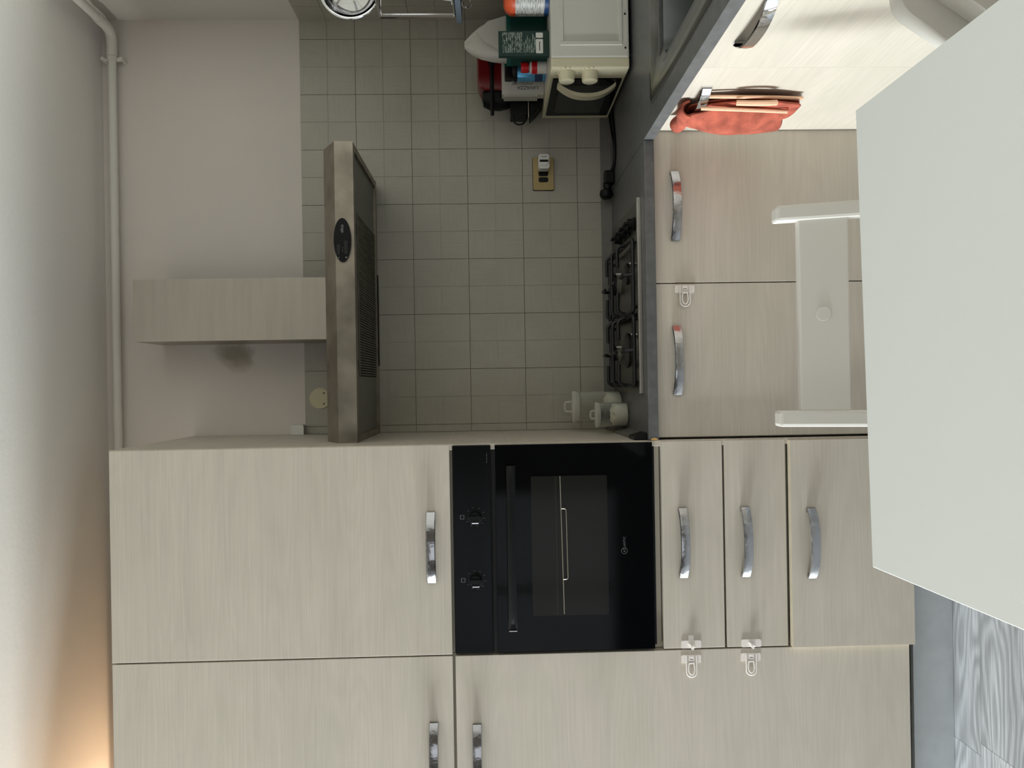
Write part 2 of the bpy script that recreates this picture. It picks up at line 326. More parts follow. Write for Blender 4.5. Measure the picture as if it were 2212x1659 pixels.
def text(name, s, size, mat, parent, origin, right, up, depth=.0004, align='LEFT'):
    cu = bpy.data.curves.new(name, 'FONT'); cu.body = s; cu.size = size; cu.extrude = depth; cu.align_x = align; cu.resolution_u = 3
    to = bpy.data.objects.new(name, cu); C.objects.link(to); dg = bpy.context.evaluated_depsgraph_get()
    me = bpy.data.meshes.new_from_object(to.evaluated_get(dg)); bpy.data.objects.remove(to); bpy.data.curves.remove(cu)
    R, U = Vector(right), Vector(up); N = R.cross(U); mt = Matrix.Identity(4)
    for i in range(3): mt[i][0], mt[i][1], mt[i][2], mt[i][3] = R[i], U[i], N[i], origin[i]-(wl(parent)[i] if parent else 0)
    me.transform(mt); me.materials.clear(); me.materials.append(mat)
    o = bpy.data.objects.new(name, me); C.objects.link(o)
    if parent: o.parent = parent
    return o

# ------------------------------------------------------------------ the room
fl = struct(obj('floor', bx(RX0, RX1, RY0, RY1, -.05, -.004), GAP))
fl['label'] = 'grey wood-effect plank floor'
def planks():
    cache = {}; w_ = .19; y1 = .117; row = 0
    joints = {0: -1.063, 1: -1.027}
    y1 = .117+.19*2
    for row in range(-3, 26):
        top = .117-.19*row; bot = top-w_
        if bot < RY0: break
        j = joints.get(row, -1.063+((row*0.47) % 1.28)); x = j
        while x > RX0: x -= 1.28
        while x < RX1:
            a, b = max(x, RX0)+.0006, min(x+1.28, RX1)-.0006
            t = min(top, RY1)
            if b-a > .02 and t-bot > .02:
                key = (round(b-a, 4), round(t-bot, 4))
                if key not in cache:
                    bm = bx(-(b-a)/2, (b-a)/2, -(t-bot)/2+.0005, (t-bot)/2-.0005, -.004, 0)
                    me = bpy.data.meshes.new('plank'); bm.to_mesh(me); bm.free(); me.materials.append(VIN); cache[key] = me
                o = bpy.data.objects.new('plank', cache[key]); C.objects.link(o); o.parent = fl; o.location = ((a+b)/2, (t+bot)/2, 0)
            x += 1.28
planks()
struct(obj('ceiling', bx(RX0, RX1, RY0, RY1, RZ, RZ+.1), CEIL))
wb = struct(obj('wall_back', bx(RX0-.1, RX1+.1, RY1, RY1+.1, 0, RZ), WALLP))
wr = struct(obj('wall_right', bx(RX1, RX1+.1, RY0, RY1, 0, RZ), WALLQ))
bm = B(); y0, y1, z0, z1 = WIN
box(bm, RX0-.1, RX0, RY0, y0, 0, RZ); box(bm, RX0-.1, RX0, y1, RY1, 0, RZ); box(bm, RX0-.1, RX0, y0, y1, 0, z0); box(bm, RX0-.1, RX0, y0, y1, z1, RZ)
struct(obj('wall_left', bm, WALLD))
struct(obj('shade_wall', bx(-2.15, -1.95, .0, RY1, 0, RZ), WALLQ))  # unseen wall added to shade the ceiling above the tall cabinets
bm = B(); x0, x1, z0, z1 = FILLWIN
box(bm, RX0, x0, RY0-.1, RY0, 0, RZ); box(bm, x1, RX1, RY0-.1, RY0, 0, RZ); box(bm, x0, x1, RY0-.1, RY0, 0, z0); box(bm, x0, x1, RY0-.1, RY0, z1, RZ)
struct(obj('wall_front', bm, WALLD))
def window(name, horiz, p, q, z0, z1, at):
    root = struct(thing(name, 'white framed window with two panes', 'window')); del root['category']; del root['label']
    def bb(bm, a, b, c, d, e=0.0):
        if horiz: box(bm, a, b, at-.07-e, at-.03+e, c, d)
        else: box(bm, at-.07-e, at-.03+e, a, b, c, d)
    bm = B(); t = .055; mid = (p+q)/2
    bb(bm, p, q, z0, z0+t); bb(bm, p, q, z1-t, z1); bb(bm, p, p+t, z0+t, z1-t); bb(bm, q-t, q, z0+t, z1-t); bb(bm, mid-.04, mid+.04, z0+t, z1-t)
    obj('window_frame', bm, WHITE, root)
    for a, b in ((p+t, mid-.04), (mid+.04, q-t)):
        g = B(); bb(g, a, b, z0+t, z1-t, -.017); obj('pane', g, PANE, root)
window('window_1', False, WIN[0], WIN[1], WIN[2], WIN[3], RX0)
window('fill_window', True, FILLWIN[0], FILLWIN[1], FILLWIN[2], FILLWIN[3], RY0)  # unseen window added around the rear fill light

# wall tiles, 20 cm squares pressed with a cross into four
TX0, TZ0 = .66048, 1.8294
def tile_mesh(w_, h_, axis, off):
    """off: where the cross lies relative to the piece's centre"""
    bm = B(); g = .0014; d = .0015
    xs = sorted({-w_/2+.0008, w_/2-.0008, *([off[0]] if abs(off[0]) < w_/2-.004 else [])}); zs = sorted({-h_/2+.0008, h_/2-.0008, *([off[1]] if abs(off[1]) < h_/2-.004 else [])})
    def bb(a, b, y, e, c, f):
        box(bm, a, b, y, e, c, f) if axis == 'y' else box(bm, y, e, a, b, c, f)
    bb(xs[0], xs[-1], -.0028, .002, zs[0], zs[-1])
    for a, b in zip(xs, xs[1:]):
        for c, f in zip(zs, zs[1:]):
            a2 = a+(g if a != xs[0] else 0); b2 = b-(g if b != xs[-1] else 0); c2 = c+(g if c != zs[0] else 0); f2 = f-(g if f != zs[-1] else 0)
            bb(a2, b2, -.0042, -.0028, c2, f2)
    me = bpy.data.meshes.new('tile'); bmesh.ops.recalc_face_normals(bm, faces=bm.faces); bm.to_mesh(me); bm.free(); me.materials.append(TILE); return me
def tiles():
    cache = {}
    zr = [(TZ0+.2-.2*(k+1), TZ0+.2-.2*k) for k in range(6)]
    def put(parent, a, b, c, f, axis, full, at):
        oa, oz = (full[0]+full[1])/2-(a+b)/2, (full[2]+full[3])/2-(c+f)/2
        key = (axis, round(b-a, 4), round(f-c, 4), round(oa, 4), round(oz, 4))
        if key not in cache: cache[key] = tile_mesh(b-a, f-c, axis, (oa, oz))
        o = bpy.data.objects.new('tile', cache[key]); C.objects.link(o); o.parent = parent
        o.location = ((a+b)/2, at, (c+f)/2) if axis == 'y' else (at, (a+b)/2, (c+f)/2)
    for c, f in zr:
        for k in range(-4, 5):
            a, b = TX0+.2*(k-1), TX0+.2*k; a2, b2 = max(a, -.166), min(b, RX1-.004)
            if b2-a2 > .01: put(wb, a2, b2, max(c, .86), f, 'y', (a, b, c, f), RY1-.0016)
        for k in range(0, 6):
            b = .588-.2*k; a = b-.2; put(wr, a, b, max(c, .86), f, 'x', (a, b, c, f), RX1-.0016)
tiles()
obj('grout_bed', bx(-.166, RX1, RY1-.0012, RY1, .86, TZ0+.2), GROUT, wb); obj('grout_bed', bx(RX1-.0012, RX1, -.612, .588, .86, TZ0+.2), GROUT, wr)

# ------------------------------------------------------------------ cabinets
def handle(parent, s, z, face, axis='x', length=.200, h=.027, film=False, out=.030):
    """arched flat chrome bow; s = middle along the front, face = surface it is screwed to, bowing towards the room"""
    bm = B(); N = 18; half = length/2; th = .0035; foot = .022
    def P(t, o_, dz):
        return (s+t, face-o_, z+dz) if axis == 'x' else (face-o_, s+t, z+dz)
    prof = []
    for k in range(N+1):
        t = -half+length*k/N; q = abs(t)/half
        o_ = out*(1-q**2.6)+.004; prof.append((t, o_))
    front = []
    for t, o_ in prof:
        front.append([bm.verts.new(P(t, o_+d, dz)) for d, dz in ((0, -h/2), (0, h/2), (th*.9, h/2-.002), (th*1.25, 0), (th*.9, -h/2+.002))])
    for a, b in zip(front, front[1:]):
        for k in range(5): bm.faces.new((a[k], a[(k+1) % 5], b[(k+1) % 5], b[k]))
    bm.faces.new(front[0]); bm.faces.new(front[-1][::-1])
    for t0, t1 in ((-half, -half+.012), (half-.012, half)):
        a, b = P(t0, 0, -h/2+.001), P(t1, .006, h/2-.001)
        box(bm, min(a[0], b[0]), max(a[0], b[0]), min(a[1], b[1]), max(a[1], b[1]), a[2], b[2])
    return obj('handle', bm, FILM if film else CHROME, parent, smooth=True, label='arched chrome bow handle')

tc_ = thing('tall_cabinet', 'tall greige pantry cabinet with two doors at the frame edge beside the oven', 'cabinet', (-1.07, .3, 0))
obj('carcass', bx(-1.368, -.768, .021, .585, .15, 2.432), CARC, tc_)
d = obj('door', bx(-1.366, -.7695, 0, .019, 1.4775, 2.4325), LAM, tc_, bevel=.0008, seg=1); handle(d, -1.055, 1.5335, 0, film=True)
d = obj('door', bx(-1.366, -.7695, 0, .019, .1585, 1.4695), LAM, tc_, bevel=.0008, seg=1); handle(d, -1.063, 1.411, 0, film=True)
for sx in (-1.30, -.84): obj('adjustable_foot', lathe(B(), [(0, 0), (.03, 0), (.03, .008), (.015, .015), (.015, .15), (0, .15)], sx, .3), BLACK, tc_)

oc = thing('oven_cabinet', 'tall greige oven housing with top door, two drawers and bottom door', 'cabinet', (-.467, .3, 0))
bm = B(); box(bm, -.766, -.750, .021, .585, .15, 2.432); box(bm, -.750, -.183, .56, .585, .15, 2.432); box(bm, -.750, -.183, .021, .56, 2.414, 2.432); box(bm, -.750, -.183, .021, .56, .15, .168)
box(bm, -.750, -.183, .021, .56, 1.464, 1.482); box(bm, -.750, -.183, .019, .56, .874, .890); box(bm, -.750, -.183, .021, .56, .500, .516)
obj('carcass', bm, CARC, oc)
obj('side_panel', bx(-.183, -.1665, .0015, .588, .15, 2.4325), LAM, oc, bevel=.0006, seg=1)
d = obj('door', bx(-.7645, -.1685, -.001, .019, 1.4775, 2.4325), LAM, oc, bevel=.0008, seg=1); handle(d, -.4575, 1.5325, -.001, film=True)
d = obj('drawer_front', bx(-.764, -.170, -.001, .018, .6955, .8725), LAM, oc, bevel=.0008, seg=1); handle(d, -.4605, .8135, -.001, film=True)
d = obj('drawer_front', bx(-.764, -.170, -.001, .018, .5125, .6895), LAM, oc, bevel=.0008, seg=1); handle(d, -.462, .6335, -.001, film=True)
d = obj('door', bx(-.764, -.172, -.016, .004, .150, .5035), [LAM], oc, label='slightly open bottom door')
handle(d, -.4665, .4475, -.016, film=True)
obj('edge_band', bx(-.764, -.172, -.0158, .0038, .5035, .5045), EDGE, d); obj('edge_band', bx(-.765, -.764, -.0158, .0038, .150, .5045), EDGE, d)
for sx in (-.70, -.24): obj('adjustable_foot', lathe(B(), [(0, 0), (.03, 0), (.03, .008), (.015, .015), (.015, .15), (0, .15)], sx, .3), BLACK, oc)

kb = tag(obj('kickboard', bx(-1.368, -.160, .047, .062, .001, .121), ALU), 'grey aluminium kickboard under the tall cabinets', 'kickboard')

bc = thing('base_cabinet', 'greige base cabinet with two doors under the gas hob', 'cabinet', (.285, .3, 0))
bm = B(); box(bm, -.1630, -.147, .041, .57, .15, .8765); box(bm, .270, .300, .041, .57, .15, .8765); box(bm, .716, .732, .041, .57, .15, .8765); box(bm, -.147, .716, .55, .57, .15, .8765); box(bm, -.147, .716, .041, .55, .15, .168); box(bm, -.147, .716, .041, .12, .858, .8765)
obj('carcass', bm, CARC, bc)
d = obj('door', bx(-.1595, .2845, .020, .039, .155, .8735), LAM, bc, bevel=.0008, seg=1); handle(d, .0625, .8165, .02, film=True)
d = obj('door', bx(.2875, .7290, .020, .039, .155, .8735), LAM, bc, bevel=.0008, seg=1); handle(d, .509, .8155, .02, film=True)
for sx in (-.10, .66): obj('adjustable_foot', lathe(B(), [(0, 0), (.03, 0), (.03, .008), (.015, .015), (.015, .15), (0, .15)], sx, .3), BLACK, bc)
tag(obj('kickboard', bx(-.156, .78, .067, .080, .001, .146), ALU), 'grey aluminium kickboard under the hob cabinet', 'kickboard')

RF = .727     # front plane of the right-hand run
sb = thing('sink_cabinet', 'sunlit greige sink cabinet along the right wall with chrome handles', 'cabinet', (1.03, -.9, 0))
bm = B(); box(bm, RF+.021, RX1-.012, -1.775, -1.757, .15, .8765); box(bm, RF+.021, RX1-.012, -.42, -.404, .15, .715); box(bm, RF+.021, RX1-.012, -.018, -.002, .15, .8765); box(bm, RF+.021, RX1-.012, -.862, -.846, .15, .715); box(bm, RF+.021, RX1-.012, -1.757, -.018, .15, .168); box(bm, RX1-.03, RX1-.012, -1.757, -.018, .168, .8765)
obj('carcass', bm, CARC, sb)
d = obj('door', bx(RF, RF+.019, -.4100, .0155, .155, .8735), LAM, sb, bevel=.0008, seg=1, label='corner door with a towel over its handle'); handle(d, -.205, .8115, RF, 'y')
obj('damaged_corner', prism(B(), [(-.03, .8737), (.0150, .8737), (.0150, .860), (-.010, .868)], 'x', RF-.0006, RF+.004), BROWN, d, label='chipped brown corner of the door')
d = obj('door', bx(RF-.0015, RF+.019, -.8610, -.4135, .155, .8690), LAM, sb, bevel=.0008, seg=1); handle(d, -.638, .8115, RF-.0015, 'y')
d = obj('door', bx(RF-.0015, RF+.019, -1.310, -.8640, .155, .8690), LAM, sb, bevel=.0008, seg=1); handle(d, -1.087, .8115, RF-.0015, 'y')
d = obj('door', bx(RF-.0015, RF+.019, -1.773, -1.313, .155, .8690), LAM, sb, bevel=.0008, seg=1); handle(d, -1.54, .8115, RF-.0015, 'y')
for sy in (-.2, -1.6): obj('adjustable_foot', lathe(B(), [(0, 0), (.03, 0), (.03, .008), (.015, .015), (.015, .15), (0, .15)], 1.03, sy), BLACK, sb)
tag(obj('kickboard', bx(.782, .795, -1.77, .064, .001, .146), ALU), 'grey aluminium kickboard under the sink cabinet', 'kickboard')

# ------------------------------------------------------------------ worktop
WT0, WT1 = .8775, .907
SK = (.815, 1.215, -.80, -.215)      # basin opening
wt = thing('worktop', 'dark grey stone-effect corner worktop with upstand', 'worktop', (.6, .2, WT0))
bm = B(); box(bm, -.1655, .695, -.004, RY1-.006, WT0, WT1)
obj('slab', bm, COUNTER, wt, bevel=.003)
bm = B(); a, b_, c, d_ = SK
box(bm, .6955, a, -1.78, RY1-.006, WT0, WT1); box(bm, b_, RX1-.006, -1.78, RY1-.006, WT0, WT1); box(bm, a, b_, -1.78, c, WT0, WT1); box(bm, a, b_, d_, RY1-.006, WT0, WT1)
bmesh.ops.remove_doubles(bm, verts=bm.verts, dist=1e-5)
obj('slab', bm, COUNTER, wt)
obj('upstand', prism(B(), [(.570, WT1), (RY1-.006, WT1), (RY1-.006, .944), (.578, .944)], 'x', -.147, 1.33), UPST, wt)
obj('upstand', prism(B(), [(-.1655, WT1), (-.147, WT1), (-.158, .944), (-.1655, .944)], 'y', .10, .570), UPST, wt)
obj('upstand_end_cap', prism(B(), [(-.1655, WT1), (-.145, WT1), (-.156, .946), (-.1655, .946)], 'y', .012, .10), BLACK, wt, bevel=.002, label='black plastic end cap')
obj('chipped_edge', prism(B(), [(-.1655, .880), (-.1605, .884), (-.1580, .891), (-.1612, .899), (-.1655, .901)], 'y', -.0046, .004), CHIP, wt, label='bare chipboard at the broken corner')

# ------------------------------------------------------------------ built-in oven
ov = thing('built_in_oven', 'black built-in electric oven with two knobs and glass door', 'oven', (-.465, .3, .893))
obj('oven_body', bx(-.748, -.185, .012, .54, .893, 1.46), INSIDE, ov)
pn = obj('control_panel', bx(-.7605, -.1705, -.006, .012, 1.360, 1.4695), OVP, ov, bevel=.003)
def knob(cx, cz):
    k = obj('knob', lathe(B(), [(0, -.006), (.0195, -.006), (.0195, -.010), (.0165, -.024), (.015, -.026), (0, -.026)], cx, cz, 'y'), BLACK, pn, smooth=True)
    obj('knob_ring', lathe(B(), [(.0190, -.0062), (.0202, -.0062), (.0202, -.010), (.0190, -.010), (.0190, -.0062)], cx, cz, 'y'), DKST, pn, smooth=True)
    obj('knob_grip', prism(B(), rrect(cx-.0062, cx+.0062, cz-.0165, cz+.0165, .004), 'y', -.033, -.024), CHROME if False else BLACK, pn, bevel=.001)
    obj('knob_trim', bx(cx-.0158, cx-.0132, -.0272, -.0240, cz-.0095, cz+.0095), CHROME, pn)
knob(-.374, 1.4065); knob(-.553, 1.4070)
for cx in (-.374, -.553):
    bm = B()
    for x_, z_ in ((-.006, .033), (.0, .033)):
        pass
    prism(bm, [(cx-.006, 1.4375), (cx+.006, 1.4375), (cx+.006, 1.4395), (cx-.006, 1.4395)], 'y', -.0064, -.0058); prism(bm, [(cx-.006, 1.4475), (cx+.006, 1.4475), (cx+.006, 1.4495), (cx-.006, 1.4495)], 'y', -.0064, -.0058)
    prism(bm, [(cx-.006, 1.4395), (cx-.0045, 1.4395), (cx-.0045, 1.4475), (cx-.006, 1.4475)], 'y', -.0064, -.0058); prism(bm, [(cx+.0045, 1.4395), (cx+.006, 1.4395), (cx+.006, 1.4475), (cx+.0045, 1.4475)], 'y', -.0064, -.0058)
    for k in range(10):
        a = 2*PI*(k+.3)/10
        if abs(a-PI/2) < .35: continue
        x_, z_ = cx+.0265*math.cos(a), 1.4068+.0265*math.sin(a); box(bm, x_-.0007, x_+.0007, -.0064, -.0058, z_-.002, z_+.002)
    obj('dial_marks', bm, DIM, pn)
bm = B()
for k in range(9): box(bm, -.1925+.0-.0025*k*1.3-.0016, -.1925-.0025*k*1.3, -.0064, -.0058, 1.3705, 1.3715+.0008*(k % 3))
obj('printed_code', bm, DIM, pn)
dr = obj('door', bx(-.7605, -.1705, -.008, -.004, .8985, 1.3485), OVG, ov, bevel=.0015)
# door: a glass sheet with a clear window showing the oven rack
obj('door_frame', (lambda m_: (box(m_, -.7595, -.66, -.004, .011, .8995, 1.3475), box(m_, -.262, -.1715, -.004, .011, .8995, 1.3475), box(m_, -.66, -.262, -.004, .011, .8995, 1.030), box(m_, -.66, -.262, -.004, .011, 1.248, 1.3475), m_)[-1])(B()), BLACK, dr)
obj('viewing_window', bx(-.659, -.262, -.0088, -.0080, 1.030, 1.247), simple('oven_window', (30, 30, 27), .10, spec=.16), dr)
bm = B(); tube(bm, [(-.262, -.0090, 1.1640), (-.655, -.0090, 1.1575)], .0014, 6); tube(bm, fillet([(-.355, -.0090, 1.162), (-.355, -.0092, 1.148), (-.556, -.0092, 1.1455), (-.556, -.0090, 1.159)], .006), .0013, 6)
obj('rack', bm, simple('rack_metal', (150, 144, 128), .35, 1.0), ov, smooth=True)
obj('rack_rail', bx(-.658, -.264, -.0092, -.0088, 1.176, 1.1768), simple('rail_metal', (84, 84, 78), .4, 1.0), ov)
bm = B(); NN = 24; rings = []
for k in range(NN+1):
    t = k/NN; x_ = -.228-.458*t; e = min(t, 1-t); o_ = .030+.016*(1-(2*t-1)**2)-.008*math.exp(-e*40); hz = .0115+.002*(2*t-1)**2
    zc = 1.3045+.0015*math.sin(PI*t); ring = []
    for a in range(10):
        q = 2*PI*a/10; ring.append(bm.verts.new((x_, -.008-o_-.008*math.cos(q), zc+hz*math.sin(q))))
    rings.append(ring)
for r1, r2 in zip(rings, rings[1:]):
    for k in range(10): bm.faces.new((r1[k], r1[(k+1) % 10], r2[(k+1) % 10], r2[k]))
bm.faces.new(rings[0]); bm.faces.new(rings[-1][::-1])
h = obj('handle', bm, BLACK, dr, smooth=True)
for x_ in (-.255, -.660): box_ = obj('handle_mount', bx(x_-.014, x_+.014, -.036, -.0078, 1.2955, 1.3125), BLACK, dr, bevel=.003)
obj('handle_cap', bx(-.6895, -.6855, -.0485, -.0285, 1.2935, 1.3160), CHROME, dr, bevel=.0015, label='bright silver end cap of the bar handle')
lg = obj('logo_ring', lathe(B(), [(.0078, -.0086), (.0090, -.0086), (.0090, -.0080), (.0078, -.0080)], -.479, .983, 'y', 24), DIM, dr)
text('logo_text', 'ATLANTIC', .0095, DIM, dr, (-.4835, -.0083, .9795), (1, 0, 0), (0, 0, 1))
obj('vent_strip', bx(-.7605, -.1705, .002, .011, 1.3475, 1.361), GAP, ov)
obj('lower_trim', bx(-.752, -.178, .003, .011, .8915, .8983), BLACK, ov)

# ------------------------------------------------------------------ cooker hood
hd = thing('cooker_hood', 'brushed steel chimney cooker hood on the tiled wall', 'hood', (.2835, .35, 1.757))
HX0, HX1, HY, HZ = -.1665, .735, .108, 1.757
bm = prism(B(), [(HY+.004, HZ), (HY, HZ+.055), (.192, 1.862), (.585, 1.862), (.585, HZ+.028), (.560, HZ+.028), (.560, HZ), (.54, HZ), (.54, HZ+.02), (.14, HZ+.02), (.14, HZ)], 'x', HX0, HX1)
obj('canopy', bm, STEELW, hd)
obj('rim', bx(HX0+.001, HX0+.022, .14, .54, HZ+.0005, HZ+.02), STEELW, hd); obj('rim', bx(HX1-.022, HX1-.001, .14, .54, HZ+.0005, HZ+.02), STEELW, hd)
up_ = obj('underside_panel', bx(HX0+.022, HX1-.022, .142, .538, HZ+.008, HZ+.0195), HOODG, hd)
bm = B(); n = 62
for k in range(n):
    x_ = .040+(.535-.040)*k/(n-1); box(bm, x_-.0022, x_+.0022, .208, .525, HZ+.0035, HZ+.0085)
box(bm, .034, .541, .203, .208, HZ+.004, HZ+.009); box(bm, .034, .541, .525, .530, HZ+.004, HZ+.009)
obj('filter_shade_sheet', bx(.034, .541, .203, .530, HZ+.0072, HZ+.0079), GAP, hd)  # dark sheet standing in for shade between the filter slats
g = obj('filter_grille', bm, FILT, hd); g['kind'] = 'stuff'
for x_ in (.4875, .068):
    obj('catch_slot', prism(B(), rrect(x_-.016, x_+.016, .176, .190, .0065), 'z', HZ+.0070, HZ+.0082), GAP, hd)
obj('rear_bar', bx(.075, .40, .548, .556, HZ-.004, HZ+.004), BLACK, hd, bevel=.002)
ch = obj('chimney', (lambda m_: (box(m_, .1625, .3690, .378, .3795, 1.862, 2.537), box(m_, .1625, .1640, .3795, .5885, 1.862, 2.537), box(m_, .3675, .3690, .3795, .5885, 1.862, 2.537), m_)[-1])(B()), STEEL, hd)
obj('chimney_liner', bx(.170, .3615, .386, .585, 1.863, 2.525), GAP, hd)
cp = obj('control_oval', prism(B(), ell(.439, 1.7905, .0655, .0255, 40), 'y', HY-.006, HY+.004), BLACK, hd, bevel=.0018)
for x_, z_, l_ in ((.409, 1.8015, .0165), (.416, 1.7795, .0205)):
    obj('switch', prism(B(), rrect(x_-l_, x_+l_, z_-.0055, z_+.0055, .005), 'y', HY-.0088, HY-.0055), MATT, hd, bevel=.0012)
text('brand_text', 'elica', .0135, SCREEN, hd, (.4600, HY-.0062, 1.7870), (1, 0, 0), (0, 0, 1))
bm = B(); prism(bm, ell(.3865, 1.7795, .0022, .0022, 12), 'y', HY-.0064, HY-.0058); prism(bm, [(.3850, 1.7995), (.3885, 1.8015), (.3850, 1.8035)], 'y', HY-.0064, HY-.0058)
for k in range(3): prism(bm, ell(.404+.006*k, 1.7905, .0009, .0009, 8), 'y', HY-.0064, HY-.0058)
obj('switch_symbols', bm, SCREEN, hd)

# ------------------------------------------------------------------ gas hob
hb = thing('gas_hob', 'stainless steel four-burner gas hob with black pan supports', 'hob', (.256, .3, WT1))
HB = (-.032, .545, .055, .553)
obj('plate', prism(B(), rrect(HB[0], HB[1], HB[2], HB[3], .012), 'z', WT1, WT1+.004), HOBST, hb)
obj('front_lip', prism(B(), [(HB[2]-.001, WT1+.0005), (HB[2]+.014, WT1+.0005), (HB[2]+.014, WT1+.0065), (HB[2]+.007, WT1+.0125), (HB[2]-.001, WT1+.0105)], 'x', HB[0], HB[1]), simple('lip_steel', (196, 192, 184), .3, .85), hb, bevel=.0006, seg=1)
def burner(x_, y_, r_):
    z0 = WT1+.004
    b1 = obj('burner', lathe(B(), [(0, z0), (r_*1.15, z0), (r_*1.15, z0+.003), (r_, z0+.006), (r_*.92, z0+.008), (r_*.92, z0+.018), (r_, z0+.020), (0, z0+.020)], x_, y_, n=30), BURN, hb, smooth=True)
    bm = B()
    for k in range(int(r_*900)):
        a = 2*PI*k/int(r_*900); box(bm, x_+r_*.97*math.cos(a)-.0012, x_+r_*.97*math.cos(a)+.0012, y_+r_*.97*math.sin(a)-.0012, y_+r_*.97*math.sin(a)+.0012, z0+.014, z0+.020)
    obj('flame_slots', bm, BLACK, b1)
    obj('burner_cap', lathe(B(), [(0, z0+.020), (r_*1.05, z0+.020), (r_*1.05, z0+.0235), (r_*.9, z0+.026), (0, z0+.0275)], x_, y_, n=30), MATT, b1, smooth=True)
    obj('spark_plug', lathe(B(), [(0, z0), (.003, z0), (.003, z0+.016), (0, z0+.018)], x_+r_*.9, y_-r_*.95, n=8), WHITE, b1)
burner(.335, .165, .032); burner(.335, .415, .036); burner(.100, .172, .052); burner(.100, .415, .024)
def grate(x0, x1, y0, y1):
    g = obj('pan_support', (lambda m_: m_)(tube(B(), fillet([(x0, (y0+y1)/2, WT1+.022), (x0, y0, WT1+.022), (x1, y0, WT1+.022), (x1, y1, WT1+.022), (x0, y1, WT1+.022), (x0, (y0+y1)/2, WT1+.022)], .018), .0062, 8)), MATT, hb, smooth=True)
    mid = (y0+y1)/2; zt = WT1+.050; zl = WT1+.022
    def finger(pts): obj('finger', tube(B(), fillet(pts, .014), .0056, 8), MATT, g, smooth=True)
    for yb in ((y0+mid)/2+.004, (y1+mid)/2-.002):
        finger([(x0, yb, zl), (x0+.006, yb, zt), (x0+.068, yb, zt-.001)]); finger([(x1, yb, zl), (x1-.006, yb, zt), (x1-.068, yb, zt-.001)])
    finger([(x0, mid, zl), (x0+.006, mid, zt), (x1-.006, mid, zt), (x1, mid, zl)])
    for yy, s_ in ((y0, 1), (y1, -1)):
        xm = (x0+x1)/2; finger([(xm, yy, zl), (xm, yy+s_*.006, zt), (xm, yy+s_*.065, zt-.001)])
    xm = (x0+x1)/2; finger([(xm, mid-.062, zt-.001), (xm, mid+.062, zt-.001)])
    for x_, y_ in ((x0, y0), (x1, y0), (x1, y1), (x0, y1)):
        sx = .012 if x_ == x0 else -.012; sy = .004 if y_ == y0 else -.004
        obj('rubber_foot', lathe(B(), [(0, WT1+.004), (.005, WT1+.004), (.005, WT1+.02), (0, WT1+.02)], x_+sx, y_+sy, n=8), BLACK, g)
grate(.213, .428, .075, .505); grate(-.010, .202, .075, .505)
for k in range(4):
    y_ = .135+.078*k; z0 = WT1+.004
    kb_ = obj('knob', lathe(B(), [(0, z0), (.021, z0), (.021, z0+.004), (.0165, z0+.006), (.0155, z0+.022), (0, z0+.024)], .483, y_, n=24), BLACK, hb, smooth=True)
    obj('knob_grip', bx(.483-.004, .483+.004, y_-.017, y_+.017, z0+.020, z0+.034), BLACK, kb_, bevel=.0018)

# ------------------------------------------------------------------ fittings on the back wall
pp = thing('heating_pipe', 'white painted pipe running along the wall under the ceiling', 'pipe', (.2, .56, 2.684))
PR = .0145
obj('pipe_run', tube(B(), [(-2.6, .560, 2.684), (1.215, .560, 2.684)], PR, 14), WALLQ, pp, smooth=True)
obj('elbow', tube(B(), fillet([(1.19, .560, 2.684), (1.282, .560, 2.684), (1.282, .46, 2.684)], .045, 6), PR+.0035, 14), WALLQ, pp, smooth=True)
obj('pipe_run', tube(B(), [(1.282, .49, 2.684), (1.282, -2.2, 2.684)], PR, 14), WALLQ, pp, smooth=True)
bm = B(); tube(bm, [(1.175, .560, 2.684), (1.189, .560, 2.684)], PR+.003, 14); tube(bm, [(1.182, .566, 2.648), (1.182, .566, 2.720)], .0068, 10); tube(bm, [(1.182, .556, 2.652), (1.182, RY1, 2.652)], .007, 10); tube(bm, [(1.182, .556, 2.717), (1.182, RY1, 2.717)], .007, 10)
obj('pipe_clamp', bm, WALLQ, pp, smooth=True)
cvp = tag(obj('cover_plate', lathe(B(), [(0, .582), (.036, .582), (.0385, .584), (.0385, RY1-.006), (0, RY1-.006)], -.038, 1.974, 'y', 36), BEIGE, smooth=True), 'round cream blanking plate on the tiles behind the hood', 'cover plate')
for x_ in (-.019, -.058): obj('screw_hole', lathe(B(), [(0, .5814), (.0028, .5814), (.0028, .5822), (0, .5822)], x_, 1.960, 'y', 12), GAP, cvp)
jb = thing('junction_box', 'small white cable box on the wall beside the oven housing', 'cable box', (-.150, .575, 2.02))
obj('box_body', bx(-.166, -.131, .552, RY1, 2.030, 2.076), WALLQ, jb, bevel=.002); obj('box_lid', bx(-.166, -.134, .548, .553, 2.026, 2.066), WHITE, jb, bevel=.001)
sk = thing('wall_socket', 'gold wall socket plate on the tiles right of the hob', 'socket', (.765, .585, 1.153))
pl = obj('plate', prism(B(), rrect(.706, .824, 1.116, 1.191, .004), 'y', .578, .586), GOLD, sk, bevel=.0015)
obj('plate_back', prism(B(), rrect(.7045, .8255, 1.1145, 1.1925, .005), 'y', .585, .588), BLACK, sk)
for x_ in (.743, .765): obj('outlet', prism(B(), rrect(x_-.0088, x_+.0088, 1.136, 1.171, .006), 'y', .576, .5795), BLACK, pl, bevel=.001)
ad = thing('plug_adapter', 'white plug adapter pushed into the gold wall socket', 'adapter', (.797, .56, 1.153))
obj('adapter_body', prism(B(), rrect(.772, .824, 1.134, 1.173, .008), 'y', .535, .5755), WHITE, ad, bevel=.003)
